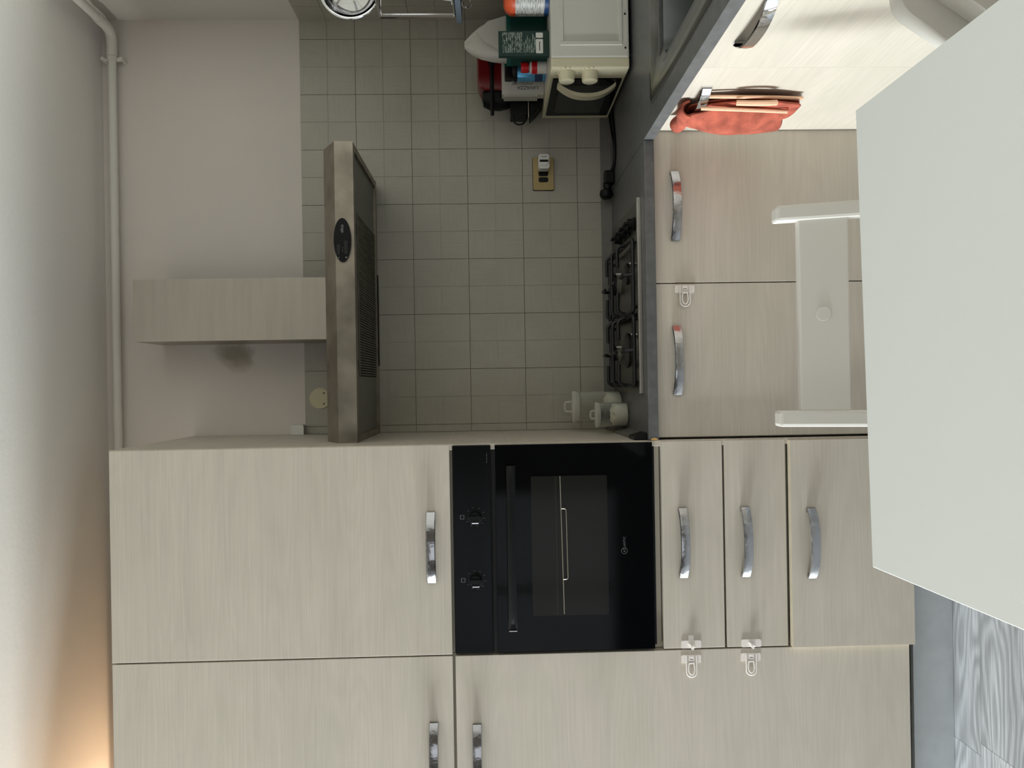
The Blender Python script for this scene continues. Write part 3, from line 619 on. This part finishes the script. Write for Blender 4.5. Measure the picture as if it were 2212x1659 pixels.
fc = obj('round_face', lathe(B(), [(0, .532), (.018, .532), (.020, .535), (.020, .5352), (0, .5352)], .800, 1.1535, 'y', 30), WHITE, ad, smooth=True)
obj('earth_strip', bx(.7945, .8025, .5312, .5322, 1.138, 1.169), BLACK, fc)
obj('pin_holes', (lambda m_: (prism(m_, ell(.8125, 1.149, .002, .002, 10), 'y', .5312, .5322), prism(m_, ell(.8125, 1.158, .002, .002, 10), 'y', .5312, .5322), m_)[-1])(B()), BLACK, fc)
cb = thing('power_cable', 'black power cables and plugs lying on the worktop below the socket', 'cable', (.76, .5, WT1))
obj('cord', tube(B(), smoothpath([(.985, .560, .9115), (.955, .556, .9115), (.89, .512, .912), (.83, .470, .912), (.775, .480, .912), (.748, .510, .918)], 6), .0038, 8), BLACK, cb, smooth=True)
obj('cord', tube(B(), smoothpath([(.985, .500, .912), (.95, .495, .912), (.88, .466, .912), (.82, .455, .912), (.770, .470, .912), (.742, .498, .914)], 6), .0045, 8), BLACK, cb, smooth=True)
obj('plug', bx(.706, .752, .488, .528, .908, .944), BLACK, cb, bevel=.006)
obj('plug_collar', lathe(B(), [(0, .690), (.013, .690), (.016, .700), (.016, .712), (0, .712)], .515, .930, 'x', 16), BLACK, cb, smooth=True)
obj('plug', lathe(B(), [(0, .658), (.014, .659), (.022, .666), (.024, .676), (.022, .688), (.012, .694), (0, .695)], .530, .9325, 'x', 20), BLACK, cb, smooth=True)

# ------------------------------------------------------------------ storage jars
def jar(cx, cy, r, h, fill, label):
    j = thing('storage_jar', label, 'jar', (cx, cy, WT1), 'glass jars beside the hob'); z = WT1+.0005
    t = .0028
    obj('glass_body', lathe(B(), [(0, z), (r*.94, z), (r, z+.006), (r, z+h*.80), (r*.96, z+h*.83), (r*.96-t, z+h*.83), (r-t, z+h*.79), (r-t, z+.007), (r*.9, z+.004), (0, z+.004)], cx, cy, n=36), GLASS, j, smooth=True)
    bm = lathe(B(), [(0, z+.0045), (r*.9, z+.0048), (r-t-.0008, z+.009), (r-t-.0008, z+fill), (r*.6, z+fill+.004), (0, z+fill+.006)], cx, cy, n=36)
    for v in bm.verts:
        if v.co.z > z+fill-.001: v.co.z += .006*math.sin(v.co.x*170+1)*math.cos(v.co.y*140)
    obj('contents', bm, FLOUR, j, smooth=True)
    ld = obj('lid', lathe(B(), [(0, z+h*.835), (r*.97, z+h*.835), (r*1.0, z+h*.845), (r*1.0, z+h*.885), (r*1.06, z+h*.89), (r*1.06, z+h*.935), (r*.96, z+h*.955), (0, z+h*.965)], cx, cy, n=36), LIDG, j, smooth=True)
    zt = z+h*.962; k = r*.32
    obj('lid_loop', tube(B(), fillet([(cx-k, cy, zt-.002), (cx-k, cy, zt+h*.13), (cx+k, cy, zt+h*.13), (cx+k, cy, zt-.002)], k*.6), .0034, 8), LIDG, ld, smooth=True)
jar(-.080, .445, .052, .178, .050, 'larger clear glass jar with white powder standing against the tiles')
jar(-.104, .322, .040, .112, .047, 'smaller clear glass jar half full of white powder in front')

# ------------------------------------------------------------------ child locks
def lock_loop(x_, z_, y_, s, label, grp='plastic child lock straps'):
    """adhesive pad with a looped strap that hangs sideways; s = -1 loop points left"""
    t = thing('child_lock_strap', label, 'child lock', (x_, y_, z_), grp)
    obj('pad', prism(B(), rrect(min(x_, x_+s*.022), max(x_, x_+s*.022), z_-.0285, z_+.0285, .004), 'y', y_-.0035, y_), CLEAR, t, bevel=.0009)
    zz = z_; r_ = .0145; xe = x_+s*.047
    pts = [(x_+s*.001, y_-.006, zz+r_), (xe, y_-.006, zz+r_)]+[(xe+s*r_*math.sin(PI*k/10), y_-.006, zz+r_*math.cos(PI*k/10)) for k in range(1, 10)]+[(xe, y_-.006, zz-r_), (x_+s*.001, y_-.006, zz-r_)]
    st = obj('strap_loop', tube(B(), pts, .0021, 6), CLEAR, t, smooth=True)
    r2 = .0088; p2 = [(x_+s*.022, y_-.0058, zz+r2*.8), (xe-s*.008, y_-.0058, zz+r2)]+[(xe-s*.008+s*(r2+.007)*math.sin(PI*k/8), y_-.0058, zz+r2*math.cos(PI*k/8)) for k in range(1, 8)]+[(xe-s*.008, y_-.0058, zz-r2), (x_+s*.022, y_-.0058, zz-r2*.8), (x_+s*.022, y_-.0058, zz+r2*.8)]
    obj('inner_loop', tube(B(), p2, .0024, 6), CLEAR, t, smooth=True)
    obj('cross_bar', bx(min(x_+s*.001, x_+s*.008), max(x_+s*.001, x_+s*.008), y_-.0075, y_-.0030, zz-.0075, zz+.0075), CLEAR, t, bevel=.001)
    obj('release_eye', tube(B(), [(x_+s*.0105+.0035*math.cos(2*PI*k/12), y_-.0058, zz+.0072*math.sin(2*PI*k/12)) for k in range(13)], .0016, 6), CLEAR, t, smooth=True)
def lock_latch(x_, z_, y_, label, tab):
    t = thing('child_lock_latch', label, 'child lock', (x_, y_, z_), 'plastic child lock latches')
    obj('pad', prism(B(), rrect(x_-.011, x_+.011, z_-.0285, z_+.0285, .004), 'y', y_-.0035, y_), CLEAR, t, bevel=.0009)
    bm = B(); prism(bm, [(x_+.004, z_+.0085), (x_+.006, z_+.004), (x_-.010, z_-.006), (x_-.014, z_-.0035), (x_-.012, z_+.001)], 'y', y_-.013, y_-.003)
    obj('hook', bm, CLEAR, t, bevel=.001)
    obj('hook_head', lathe(B(), [(0, y_-.015), (.004, y_-.0145), (.0055, y_-.012), (.0045, y_-.003), (0, y_-.003)], x_-.003, z_-.0055, 'y', 14), CLEAR, t, smooth=True)
    if tab: obj('adhesive_tab', bx(x_+.010, x_+.025, y_-.0012, y_, z_-.0075, z_+.0075), CLEAR, t)
lock_loop(.2795, .7905, .02, -1, 'clear child lock strap on the left hob cabinet door')
lock_latch(-.7525, .7945, -.001, 'clear child lock latch on the upper drawer with a loose tab', True)
lock_latch(-.7535, .6205, -.001, 'clear child lock latch on the lower drawer', False)
lock_loop(-.7835, .7950, 0, -1, 'clear child lock strap on the pantry door beside the upper drawer')
lock_loop(-.7825, .6225, 0, -1, 'clear child lock strap on the pantry door beside the lower drawer')

# ------------------------------------------------------------------ sink
sn = thing('sink', 'stainless steel inset sink in the right-hand worktop', 'sink', (1.0, -.5, WT1))
a, b_, c, d_ = SK; S0, S1 = -.96, -.105
bm = B(); zt = WT1+.003
def ring_faces(bm, loops, close=False):
    V = [[bm.verts.new(p) for p in L_] for L_ in loops]
    for p, q in zip(V, V[1:]):
        n_ = len(p)
        for k in range(n_): bm.faces.new((p[k], p[(k+1) % n_], q[(k+1) % n_], q[k]))
    if close: bm.faces.new(V[-1])
def lp(x0, x1, y0, y1, r, z): return [(x, y, z) for x, y in rrect(x0, x1, y0, y1, r, 6)]
ring_faces(bm, [lp(.750, 1.262, S0, S1, .03, WT1+.0005), lp(.752, 1.260, S0+.002, S1-.002, .03, zt), lp(.775, 1.237, S0+.02, S1-.02, .03, zt), lp(.779, 1.233, S0+.024, S1-.024, .03, zt-.002), lp(a-.012, b_+.012, c-.012, d_+.012, .075, zt-.002), lp(a+.006, b_-.006, c+.006, d_-.006, .065, WT1-.010), lp(a+.018, b_-.018, c+.018, d_-.018, .06, WT1-.155), lp(a+.045, b_-.045, c+.045, d_-.045, .045, WT1-.170)], True)
obj('basin', bm, SINK, sn, smooth=True, sharp=50)
obj('drain', lathe(B(), [(0, WT1-.169), (.04, WT1-.169), (.043, WT1-.1675), (.03, WT1-.1665), (0, WT1-.168)], 1.015, -.50, n=24), CHROME, sn, smooth=True)

# ------------------------------------------------------------------ microwave
MX, MY0, MY1, MZ0, MZ1 = .962, .136, .566, .917, 1.157
mw = thing('microwave', 'cream and white microwave with two knobs in the worktop corner', 'microwave', (1.15, .35, WT1))
obj('casing', bx(MX+.03, RX1-.012, MY0, MY1, MZ0, MZ1), MWW, mw, bevel=.006)
for x_ in (1.02, 1.28):
    for y_ in (.17, .53): obj('foot', lathe(B(), [(0, WT1+.0005), (.012, WT1+.0005), (.012, MZ0+.001), (0, MZ0+.001)], x_, y_, n=12), BLACK, mw)
# pressed rectangle on the side panel
bm = B(); px0, px1, pz0, pz1 = 1.030, 1.300, .938, 1.128
for (a0, a1, c0, c1) in ((px0, px0+.012, pz0, pz1), (px1-.012, px1, pz0, pz1), (px0+.012, px1-.012, pz0, pz0+.010), (px0+.012, px1-.012, pz1-.010, pz1)): box(bm, a0, a1, MY0-.0035, MY0+.001, c0, c1)
obj('side_embossing', bm, MWW, mw, bevel=.0015)
for x_ in (1.022, 1.125, 1.27): obj('side_screw', lathe(B(), [(0, MY0-.0015), (.003, MY0-.0015), (.003, MY0+.001), (0, MY0+.001)], x_, .929, 'y', 10), BLACK, mw)
fr = obj('front_panel', bx(MX, MX+.032, MY0+.001, MY1, MZ0, MZ1), CREAM, mw, bevel=.004)
dr = obj('door_glass', prism(B(), rrect(.214, .530, MZ0+.010, MZ1-.012, .004), 'x', MX-.004, MX+.003), OVG, fr)
obj('door_mesh', prism(B(), rrect(.262, .50, .958, 1.118, .012), 'x', MX-.0045, MX-.0040), simple('mesh_grey', (34, 37, 40), .3), fr)
for z_ in (1.1065, 1.0345):
    k = obj('knob', lathe(B(), [(0, MX), (.0265, MX), (.0255, MX-.010), (.0235, MX-.028), (.018, MX-.031), (0, MX-.031)], .172, z_, 'x', 28), CREAM, fr, smooth=True)
    bm = B()
    for q in range(28):
        a = 2*PI*q/28; y_, zz = .172+.0246*math.cos(a), z_+.0246*math.sin(a); tube(bm, [(MX-.002, y_, zz), (MX-.026, .172+.0235*math.cos(a), z_+.0235*math.sin(a))], .0009, 4)
    g = obj('knob_ribs', bm, CREAM, k); g['kind'] = 'stuff'
    bm = B()
    for q in range(9):
        a = -.6+q*.42; y_, zz = .172+.036*math.cos(a+.6), z_+.034*math.sin(a+.6); box(bm, MX-.0006, MX+.001, y_-.0013, y_+.0013, zz-.0013, zz+.0013)
    obj('dial_marks', bm, INKG, fr)
bm = B(); rings = []
for k in range(17):
    t = k/16; z_ = .942+.186*t; o_ = .006+.036*(1-abs(2*t-1)**2.4); y_ = .252
    hw = .0155; th = .012; rings.append([bm.verts.new((MX-.002-o_+dx, y_+dy, z_)) for dx, dy in ((-th/2, -hw), (-th/2, hw), (th/2, hw), (th/2, -hw))])
for p, q in zip(rings, rings[1:]):
    for k in range(4): bm.faces.new((p[k], p[(k+1) % 4], q[(k+1) % 4], q[k]))
bm.faces.new(rings[0]); bm.faces.new(rings[-1][::-1])
obj('door_handle', bm, CREAM, fr, smooth=True, bevel=0)

# ------------------------------------------------------------------ things on the microwave
T = MZ1
cm = thing('coffee_machine', 'small red capsule coffee machine with black lever on the microwave', 'coffee machine', (1.10, .51, T))
CY0, CY1 = .462, .556
bm = prism(B(), [(1.185, T+.004), (1.185, 1.375), (1.165, 1.386), (1.052, 1.386), (1.034, 1.378), (1.026, 1.36), (1.022, 1.285), (1.085, 1.278), (1.095, T+.004)], 'y', CY0, CY1)
obj('body', bm, RED, cm, bevel=.006)
obj('nozzle_head', lathe(B(), [(0, 1.262), (.024, 1.264), (.037, 1.280), (.043, 1.310), (.041, 1.342), (.030, 1.366), (0, 1.373)], 1.012, .506, 'z', 24), BLACK, cm, smooth=True)
lv = obj('lever', tube(B(), [(1.118, CY0-.006, 1.336), (.935, CY0-.006, 1.336)], .0066, 8), BLACK, cm, smooth=True)
obj('lever_pivot', lathe(B(), [(0, CY0-.0165), (.006, CY0-.016), (.013, CY0-.014), (.013, CY0+.001), (0, CY0+.001)], 1.118, 1.336, 'y', 18), BLACK, lv, smooth=True)
obj('pivot_screw', lathe(B(), [(0, CY0-.019), (.0028, CY0-.0175), (.0028, CY0-.0155), (0, CY0-.0155)], 1.118, 1.336, 'y', 10), CHROME, lv)
obj('capsule_bin', bx(.942, 1.092, .470, .548, 1.213, 1.272), BLACK, cm, bevel=.004)
obj('bin_pull', tube(B(), fillet([(.944, .474, 1.264), (.908, .474, 1.260), (.908, .474, 1.224), (.944, .474, 1.220)], .018), .0033, 8), BLACK, cm, smooth=True)
obj('cup_grid', bx(.930, 1.092, .466, .552, 1.208, 1.2115), simple('grid_metal', (170, 160, 140), .35, .8), cm)
obj('drip_tray', prism(B(), [(1.095, 1.158), (.985, 1.158), (.958, 1.178), (.934, 1.204), (1.095, 1.204)], 'y', .468, .550), BLACK, cm, bevel=.004)

wbx = thing('capsule_box', 'white and teal coffee capsule box standing on end on the microwave', 'box', (1.08, .44, T))
obj('carton', bx(.992, 1.190, .418, .458, T+.0005, 1.302), simple('white_card', (202, 198, 188), .55), wbx, bevel=.0008, seg=1)
obj('teal_panel', bx(1.036, 1.189, .4174, .4180, T+.012, 1.292), GREEN2, wbx)
obj('carton_flap', bx(.984, .992, .418, .458, 1.180, 1.296), simple('white_card_edge', (186, 180, 168), .6), wbx)
text('brand_text', 'LAVAZZA', .0165, INKG, wbx, (1.0195, .4176, 1.178), (0, 0, 1), (-1, 0, 0))
text('product_text', 'A MODO MIO', .0115, INKG, wbx, (1.0325, .4176, 1.196), (0, 0, 1), (-1, 0, 0))
obj('recycling_mark', (lambda m_: (box(m_, 1.0380, 1.0460, .4168, .4173, 1.170, 1.178), m_)[-1])(B()), BLACK, wbx)

bc_ = thing('spray_can', 'light blue metallic can with black pump top on the microwave', 'can', (1.052, .372, T))
obj('can_body', lathe(B(), [(0, T+.0005), (.027, T+.0005), (.0275, T+.004), (.0275, T+.092), (.025, T+.097), (0, T+.098)], 1.045, .372, n=28), BLUEM, bc_, smooth=True)
obj('label_band', lathe(B(), [(.0277, T+.010), (.0277, T+.036), (.0274, T+.036), (.0274, T+.010)], 1.045, .372, n=28), DBLUE, bc_, smooth=True)
obj('cap', lathe(B(), [(.030, T+.096), (.031, T+.1), (.022, T+.112), (.0, T+.112)], 1.045, .372, n=24), BLACK, bc_, smooth=True)
obj('pump_head', bx(1.022, 1.062, .352, .392, T+.112, T+.136), BLACK, bc_, bevel=.006)

rb = thing('small_bottle', 'small white bottle with red cap and band on the microwave', 'bottle', (1.03, .30, T))
obj('bottle_body', lathe(B(), [(0, T+.0005), (.019, T+.0005), (.020, T+.003), (.020, T+.050), (.018, T+.055), (.010, T+.058), (.010, T+.062), (0, T+.062)], 1.033, .300, n=24), WHITE, rb, smooth=True)
obj('red_band', lathe(B(), [(.0203, T+.032), (.0203, T+.050), (.0200, T+.050), (.0200, T+.032)], 1.033, .300, n=24), REDP, rb, smooth=True)
obj('cap', lathe(B(), [(0, T+.060), (.0165, T+.060), (.017, T+.062), (.017, T+.082), (.016, T+.084), (0, T+.084)], 1.033, .300, n=24), REDP, rb, smooth=True)

gb = thing('tea_box', 'dark green carton with rows of small white print on the microwave', 'box', (1.06, .2, T))
obj('carton', bx(1.022, 1.098, .185, .206, T+.0005, T+.158), DGREEN, gb, bevel=.0008, seg=1)
bm = B()
for k in range(11): z_ = T+.146-.0058*k; box(bm, 1.030, 1.093, .1844, .1851, z_-.0036, z_)
for k in range(8): z_ = T+.080-.0056*k; box(bm, 1.030, (1.062, 1.076, 1.084, 1.079, 1.070, 1.088, 1.078, 1.052)[k], .1844, .1851, z_-.0030, z_)
for z_ in (T+.145-.0058*5-.0, ): pass
obj('small_print', bm, GPRINT, gb)
obj('white_sticker', prism(B(), rrect(1.028, 1.072, T+.020, T+.042, .003), 'y', .1842, .1850), WHITE, gb)
obj('white_sticker', prism(B(), rrect(1.076, 1.092, T+.020, T+.042, .003), 'y', .1842, .1850), WHITE, gb)
obj('sticker_print', bx(1.036, 1.064, .1838, .1843, T+.029, T+.032), INKG, gb)

g2 = thing('tea_box', 'plain teal carton standing behind the printed green carton', 'box', (1.15, .3, T))
obj('carton', bx(1.047, 1.232, .262, .322, T+.0005, T+.128), GREEN, g2, bevel=.0008, seg=1)
obj('carton_lid', bx(1.0465, 1.2325, .2615, .3225, T+.118, T+.130), GREEN2, g2)

cn = thing('powder_tub', 'cylindrical tub with orange top, white label and blue base on microwave', 'tub', (1.214, .200, T))
cx, cy, r_ = 1.214, .200, .058
obj('blue_base', lathe(B(), [(0, T+.0005), (r_, T+.0005), (r_, T+.014), (0, T+.014)], cx, cy, n=36), BLUE, cn, smooth=True)
obj('label', lathe(B(), [(r_, T+.014), (r_, T+.104)], cx, cy, n=36), WPRINT, cn, smooth=True)
obj('orange_top', lathe(B(), [(r_, T+.104), (r_, T+.118), (r_*.82, T+.134), (r_*.6, T+.140), (0, T+.140)], cx, cy, n=36), ORANGE, cn, smooth=True)

# white paper sack: a pointed, creased bag leaning behind the cartons
bm = B(); bx_, by_ = 1.158, .369; lv_ = [(0, .066, .044), (.09, .068, .044), (.135, .072, .040), (.175, .066, .032), (.215, .052, .022), (.245, .032, .012), (.268, .010, .005)]; rings = []
for i, (h_, rx, ry) in enumerate(lv_):
    lean = -.020*(h_/.268)**2
    rings.append([bm.verts.new((bx_+lean+rx*math.copysign(abs(math.cos(2*PI*k/24))**.6, math.cos(2*PI*k/24))+.002*math.sin(k*2.3+i), by_+ry*math.copysign(abs(math.sin(2*PI*k/24))**.7, math.sin(2*PI*k/24))+.003*math.sin(k*1.7+i*1.3), T+.001+h_)) for k in range(24)])
for p, q in zip(rings, rings[1:]):
    for k in range(24): bm.faces.new((p[k], p[(k+1) % 24], q[(k+1) % 24], q[k]))
bm.faces.new(rings[0]); bm.faces.new(rings[-1][::-1])
pb = thing('paper_sack', 'white paper sack with a folded pointed top behind the cartons', 'bag', (bx_, by_, T)); obj('sack', bm, PAPER, pb, smooth=True, sharp=60)
obj('overlap_flap', prism(B(), [(1.088, T+.13), (1.214, T+.13), (1.196, T+.19), (1.162, T+.228), (1.128, T+.20)], 'y', by_-.0465, by_-.043), PAPER, pb, bevel=.001)

# ------------------------------------------------------------------ dish rack on the right wall
dk = thing('dish_rack', 'chrome wall dish rack with grey tray at the frame edge', 'dish rack', (1.22, -.2, 1.40))
bm = B(); X0, X1, Y0, Y1 = 1.10, 1.315, -.42, .095
ROD = .0042
def rod(pts, r=ROD): tube(bm, pts, r, 8)
for y_ in (Y0, Y1): rod([(X0, y_, 1.445), (X0, y_, 1.665)], .0072); rod(fillet([(X1, y_, 1.82), (X1, y_, 1.445), (X0, y_, 1.445), (X0, y_, 1.665), (X1, y_, 1.665)], .012))
for x_, z_ in ((X0, 1.445), (X0, 1.665), (X1, 1.445), (X1, 1.665), (X1, 1.80)): rod([(x_, Y0, z_), (x_, Y1, z_)])
obj('frame', bm, CHROME, dk, smooth=True)
for k in range(9):
    y_ = Y0+.05+.05*k
    for z_ in (1.665, 1.450): obj('wire', tube(B(), [(X0, y_, z_), (X1, y_, z_)], .002, 6), CHROME, dk, smooth=True)
obj('tray', prism(B(), rrect(X0-.008, X1+.012, Y0-.03, Y1+.045, .02), 'z', 1.425, 1.441), simple('tray_grey', (66, 72, 78), .5, spec=.2), dk, bevel=.003)
obj('hanging_ring', tube(B(), [(1.112+.0*k, .045+.026*math.cos(2*PI*k/20), 1.409+.014*math.sin(2*PI*k/20)) for k in range(21)], .002, 6), CHROME, dk, smooth=True)
def bowl(cx, cy, cz, r, depth, label):
    t = thing('steel_bowl', label, 'bowl', (cx, cy, cz), 'steel bowls in the dish rack')
    obj('shell', lathe(B(), [(0, cy+depth), (r*.5, cy+depth*.97), (r*.85, cy+depth*.6), (r*.96, cy+depth*.12), (r*1.0, cy+.002), (r*1.06, cy), (r*1.065, cy-.002), (r*1.0, cy-.0025), (r*.94, cy+depth*.12), (r*.83, cy+depth*.56), (r*.48, cy+depth*.93), (0, cy+depth*.95)], cx, cz, 'y', 48), CHROME, t, smooth=True, sharp=60)
    obj('rim', tube(B(), [(cx+r*1.06*math.cos(2*PI*k/40), cy-.0008, cz+r*1.06*math.sin(2*PI*k/40)) for k in range(41)], .0022, 6), CHROME, t, smooth=True)
bowl(1.155, .045, 1.745, .083, .05, 'larger steel bowl standing on edge in the dish rack')
bowl(1.165, -.02, 1.725, .054, .035, 'smaller steel bowl nested in front of the larger one')
gl = thing('drinking_glass', 'clear drinking glass upside down in the dish rack', 'glass', (1.155, .0, 1.452))
obj('tumbler', lathe(B(), [(.040, 1.4525), (.042, 1.4535), (.030, 1.545), (.028, 1.548), (0, 1.549), (0, 1.545), (.027, 1.543), (.0385, 1.4535), (.040, 1.4525)], 1.160, .035, n=32), GLASS, gl, smooth=True)

# ------------------------------------------------------------------ towel over the corner handle
tw = thing('hand_towel', 'terracotta towel folded over the handle of the corner door', 'towel', (.70, -.2, .7))
def sheet(name, rows, mat, par, thick=.006):
    """rows: list of polylines (equal length) down the cloth; thickened both ways"""
    bm = B(); V = [[bm.verts.new(p) for p in r_] for r_ in rows]
    for p, q in zip(V, V[1:]):
        for k in range(len(p)-1): bm.faces.new((p[k], p[k+1], q[k+1], q[k]))
    bmesh.ops.recalc_face_normals(bm, faces=bm.faces)
    bmesh.ops.solidify(bm, geom=list(bm.faces), thickness=thick)
    o = obj(name, bm, mat, par, smooth=True, sharp=80)
    md = o.modifiers.new('soft', 'SUBSURF'); md.levels = 1; md.render_levels = 1
    return o
def fold(base_x, bulge, ya, yb, zt, zb, wav, ph, n=13, m=13):
    rows = []
    for i in range(m):
        s = i/(m-1); z_ = zt+(zb-zt)*s; row = []
        spread = .35+.65*min(1, s*2.2)**.7
        for k in range(n):
            t = k/(n-1); yc = (ya+yb)/2; y_ = yc+(t-.5)*(yb-ya)*spread*(1-.25*max(0, s-.75)/.25)
            x_ = base_x-bulge*math.sin(PI*min(1, s*1.05))**.8*(math.sin(PI*t)**.8)+wav*math.sin(t*9+ph+s*2)*min(1, s*2)
            row.append((x_, y_, z_+.012*math.sin(t*5+ph)*(s)))
        rows.append(row)
    return rows
# bundled top where the cloth is looped round the bow
sheet('top_loop', [[(.6985+.024*math.cos(a), -.235+.125*t, .833+.024*math.sin(a)+.006*math.sin(t*7)) for a in [PI*1.06*j/8-.06 for j in range(9)]] for t in [q/8 for q in range(9)]], TOWEL, tw, .008)
sheet('front_layer', fold(.690, .034, -.268, -.112, .842, .578, .009, .4), TOWEL, tw, .009)
sheet('back_layer', fold(.7155, .006, -.275, -.085, .835, .545, .003, 1.9), TOWEL, tw, .006)
sheet('middle_fold', fold(.703, .010, -.286, -.150, .820, .560, .004, 2.8), TOWEL, tw, .008)
bm = B()
tube(bm, smoothpath([(.688, -.262, .815), (.682, -.270, .74), (.680, -.266, .66), (.684, -.246, .59)], 5), .005, 8)
obj('bound_edge', bm, TRIM, tw, smooth=True)
bm = B(); tube(bm, smoothpath([(.712, -.277, .82), (.708, -.284, .73), (.708, -.280, .64), (.712, -.262, .556)], 5), .0045, 8)
obj('bound_edge', bm, TRIM, tw, smooth=True)
obj('hanging_tab', tube(B(), smoothpath([(.690, -.292, .735), (.686, -.300, .70), (.686, -.300, .66), (.690, -.292, .635)], 5), .007, 8), TRIM, tw, smooth=True)

# ------------------------------------------------------------------ table and chairs
tb = thing('table', 'white rectangular table in the foreground', 'table', (.07, -1.33, 0))
bm = prism(B(), [(-.301, -.948), (.440, -.918), (.448, -1.80), (-.275, -1.80)], 'z', .728, .750)
obj('table_top', bm, TABLE, tb, bevel=.0012, seg=1)
for x_ in (-.235, .375):
    for y_ in (-1.00, -1.74): obj('leg', bx(x_-.02, x_+.02, y_-.02, y_+.02, 0, .728), CHAIR, tb, bevel=.002)
bm = B(); box(bm, -.215, .355, -1.012, -.990, .668, .728); box(bm, -.215, .355, -1.75, -1.73, .668, .728); box(bm, -.247, -.225, -1.72, -1.02, .668, .728); box(bm, .365, .387, -1.72, -1.02, .668, .728)
obj('apron', bm, CHAIR, tb)

ca = thing('dining_chair', 'white chair with low back slat tucked behind the table', 'chair', (.13, -.80, 0))
def slat_post(x0, x1):
    lean = [(0, -.70), (.42, -.715), (.60, -.690), (.774, -.640)]
    bm = B(); rings = [[bm.verts.new(p) for p in ((x0, y_, z_), (x1, y_, z_), (x1, y_+.034, z_+.0), (x0, y_+.034, z_))] for z_, y_ in lean]
    for p, q in zip(rings, rings[1:]):
        for k in range(4): bm.faces.new((p[k], p[(k+1) % 4], q[(k+1) % 4], q[k]))
    bm.faces.new(rings[0]); bm.faces.new(rings[-1][::-1]); return bm
obj('back_post', slat_post(-.094, -.062), CHAIR, ca, bevel=.006); obj('back_post', slat_post(.320, .352), CHAIR, ca, bevel=.006)
bm = B(); zs = [(.6440, -.6705), (.7330, -.6445)]
V = [[bm.verts.new((x_, y_+dy, z_)) for x_ in (-.063, .321) for dy in (0, .018)] for z_, y_ in zs]
A, D = V
for f in ((A[0], A[2], D[2], D[0]), (A[1], D[1], D[3], A[3]), (A[0], A[1], A[3], A[2]), (D[0], D[2], D[3], D[1]), (A[0], D[0], D[1], A[1]), (A[2], A[3], D[3], D[2])): bm.faces.new(f)
sl = obj('back_slat', bm, CHAIR, ca, bevel=.003)
bm = lathe(B(), [(0, -.0012), (.0140, -.0012), (.0145, 0), (0, .0005)], 0, 0, 'y', 28); bmesh.ops.rotate(bm, verts=bm.verts, cent=(0, 0, 0), matrix=Matrix.Rotation(math.atan2(.026, .089), 3, 'X').inverted()); bmesh.ops.translate(bm, verts=bm.verts, vec=(.131, -.6577, .6905)); 
obj('screw_cover', bm, CHAIR, sl, label='round screw cover sticker')
obj('seat', prism(B(), rrect(-.094, .352, -1.10, -.70, .03), 'z', .435, .455), CHAIR, ca, bevel=.004)
for x_ in (-.078, .336): obj('leg', bx(x_-.016, x_+.016, -1.08, -1.048, 0, .435), CHAIR, ca, bevel=.003)
obj('stretcher', bx(-.062, .320, -.708, -.688, .25, .28), CHAIR, ca)

c2 = thing('booster_chair', 'white plastic chair standing between table edge and sink cabinet', 'chair', (.62, -1.05, 0))
def plate(x0, x1, z0, z1, slope, r, y0, y1):
    """upright panel facing the room, its left side slanting outwards towards the floor"""
    pts = rrect(x0, x1, z0, z1, r, 6); pts = [(x_-slope*(z1-z_)*max(0, (x1-x_)/(x1-x0)), z_) for x_, z_ in pts]
    return prism(B(), pts, 'y', y0, y1)
bp_ = obj('backrest', plate(.570, .700, .50, .718, .70, .018, -1.0, -.968), CHAIR, c2, bevel=.003)
obj('back_cushion', plate(.598, .690, .52, .690, .70, .016, -1.040, -1.0), CHAIR, bp_, bevel=.008)
obj('seat', prism(B(), rrect(.465, .702, -1.34, -.968, .03), 'z', .47, .50), CHAIR, c2, bevel=.006)
for x_ in (.485, .682):
    for y_ in (-1.32, -.99): obj('leg', bx(x_-.015, x_+.015, y_-.015, y_+.015, 0, .47), CHAIR, c2, bevel=.003)

# ------------------------------------------------------------------ warm lamp on the wall further left
lm = thing('wall_lamp', 'warm wall uplighter left of the tall cabinet', 'lamp', (-1.66, .54, 2.36))
obj('wall_bracket', bx(-1.69, -1.63, .565, RY1, 2.30, 2.44), WHITE, lm, bevel=.004)
obj('shade', lathe(B(), [(.035, 2.34), (.075, 2.46), (.073, 2.46), (.033, 2.344)], -1.66, .48, n=24), WARM, lm, smooth=True)
pl_ = bpy.data.lights.new('wall_lamp_bulb', 'POINT'); pl_.energy = 11.5; pl_.color = (1.0, .74, .50); pl_.shadow_soft_size = .05
po = bpy.data.objects.new('wall_lamp_bulb', pl_); C.objects.link(po); po.parent = lm; po.location = (0, -.06, .12)
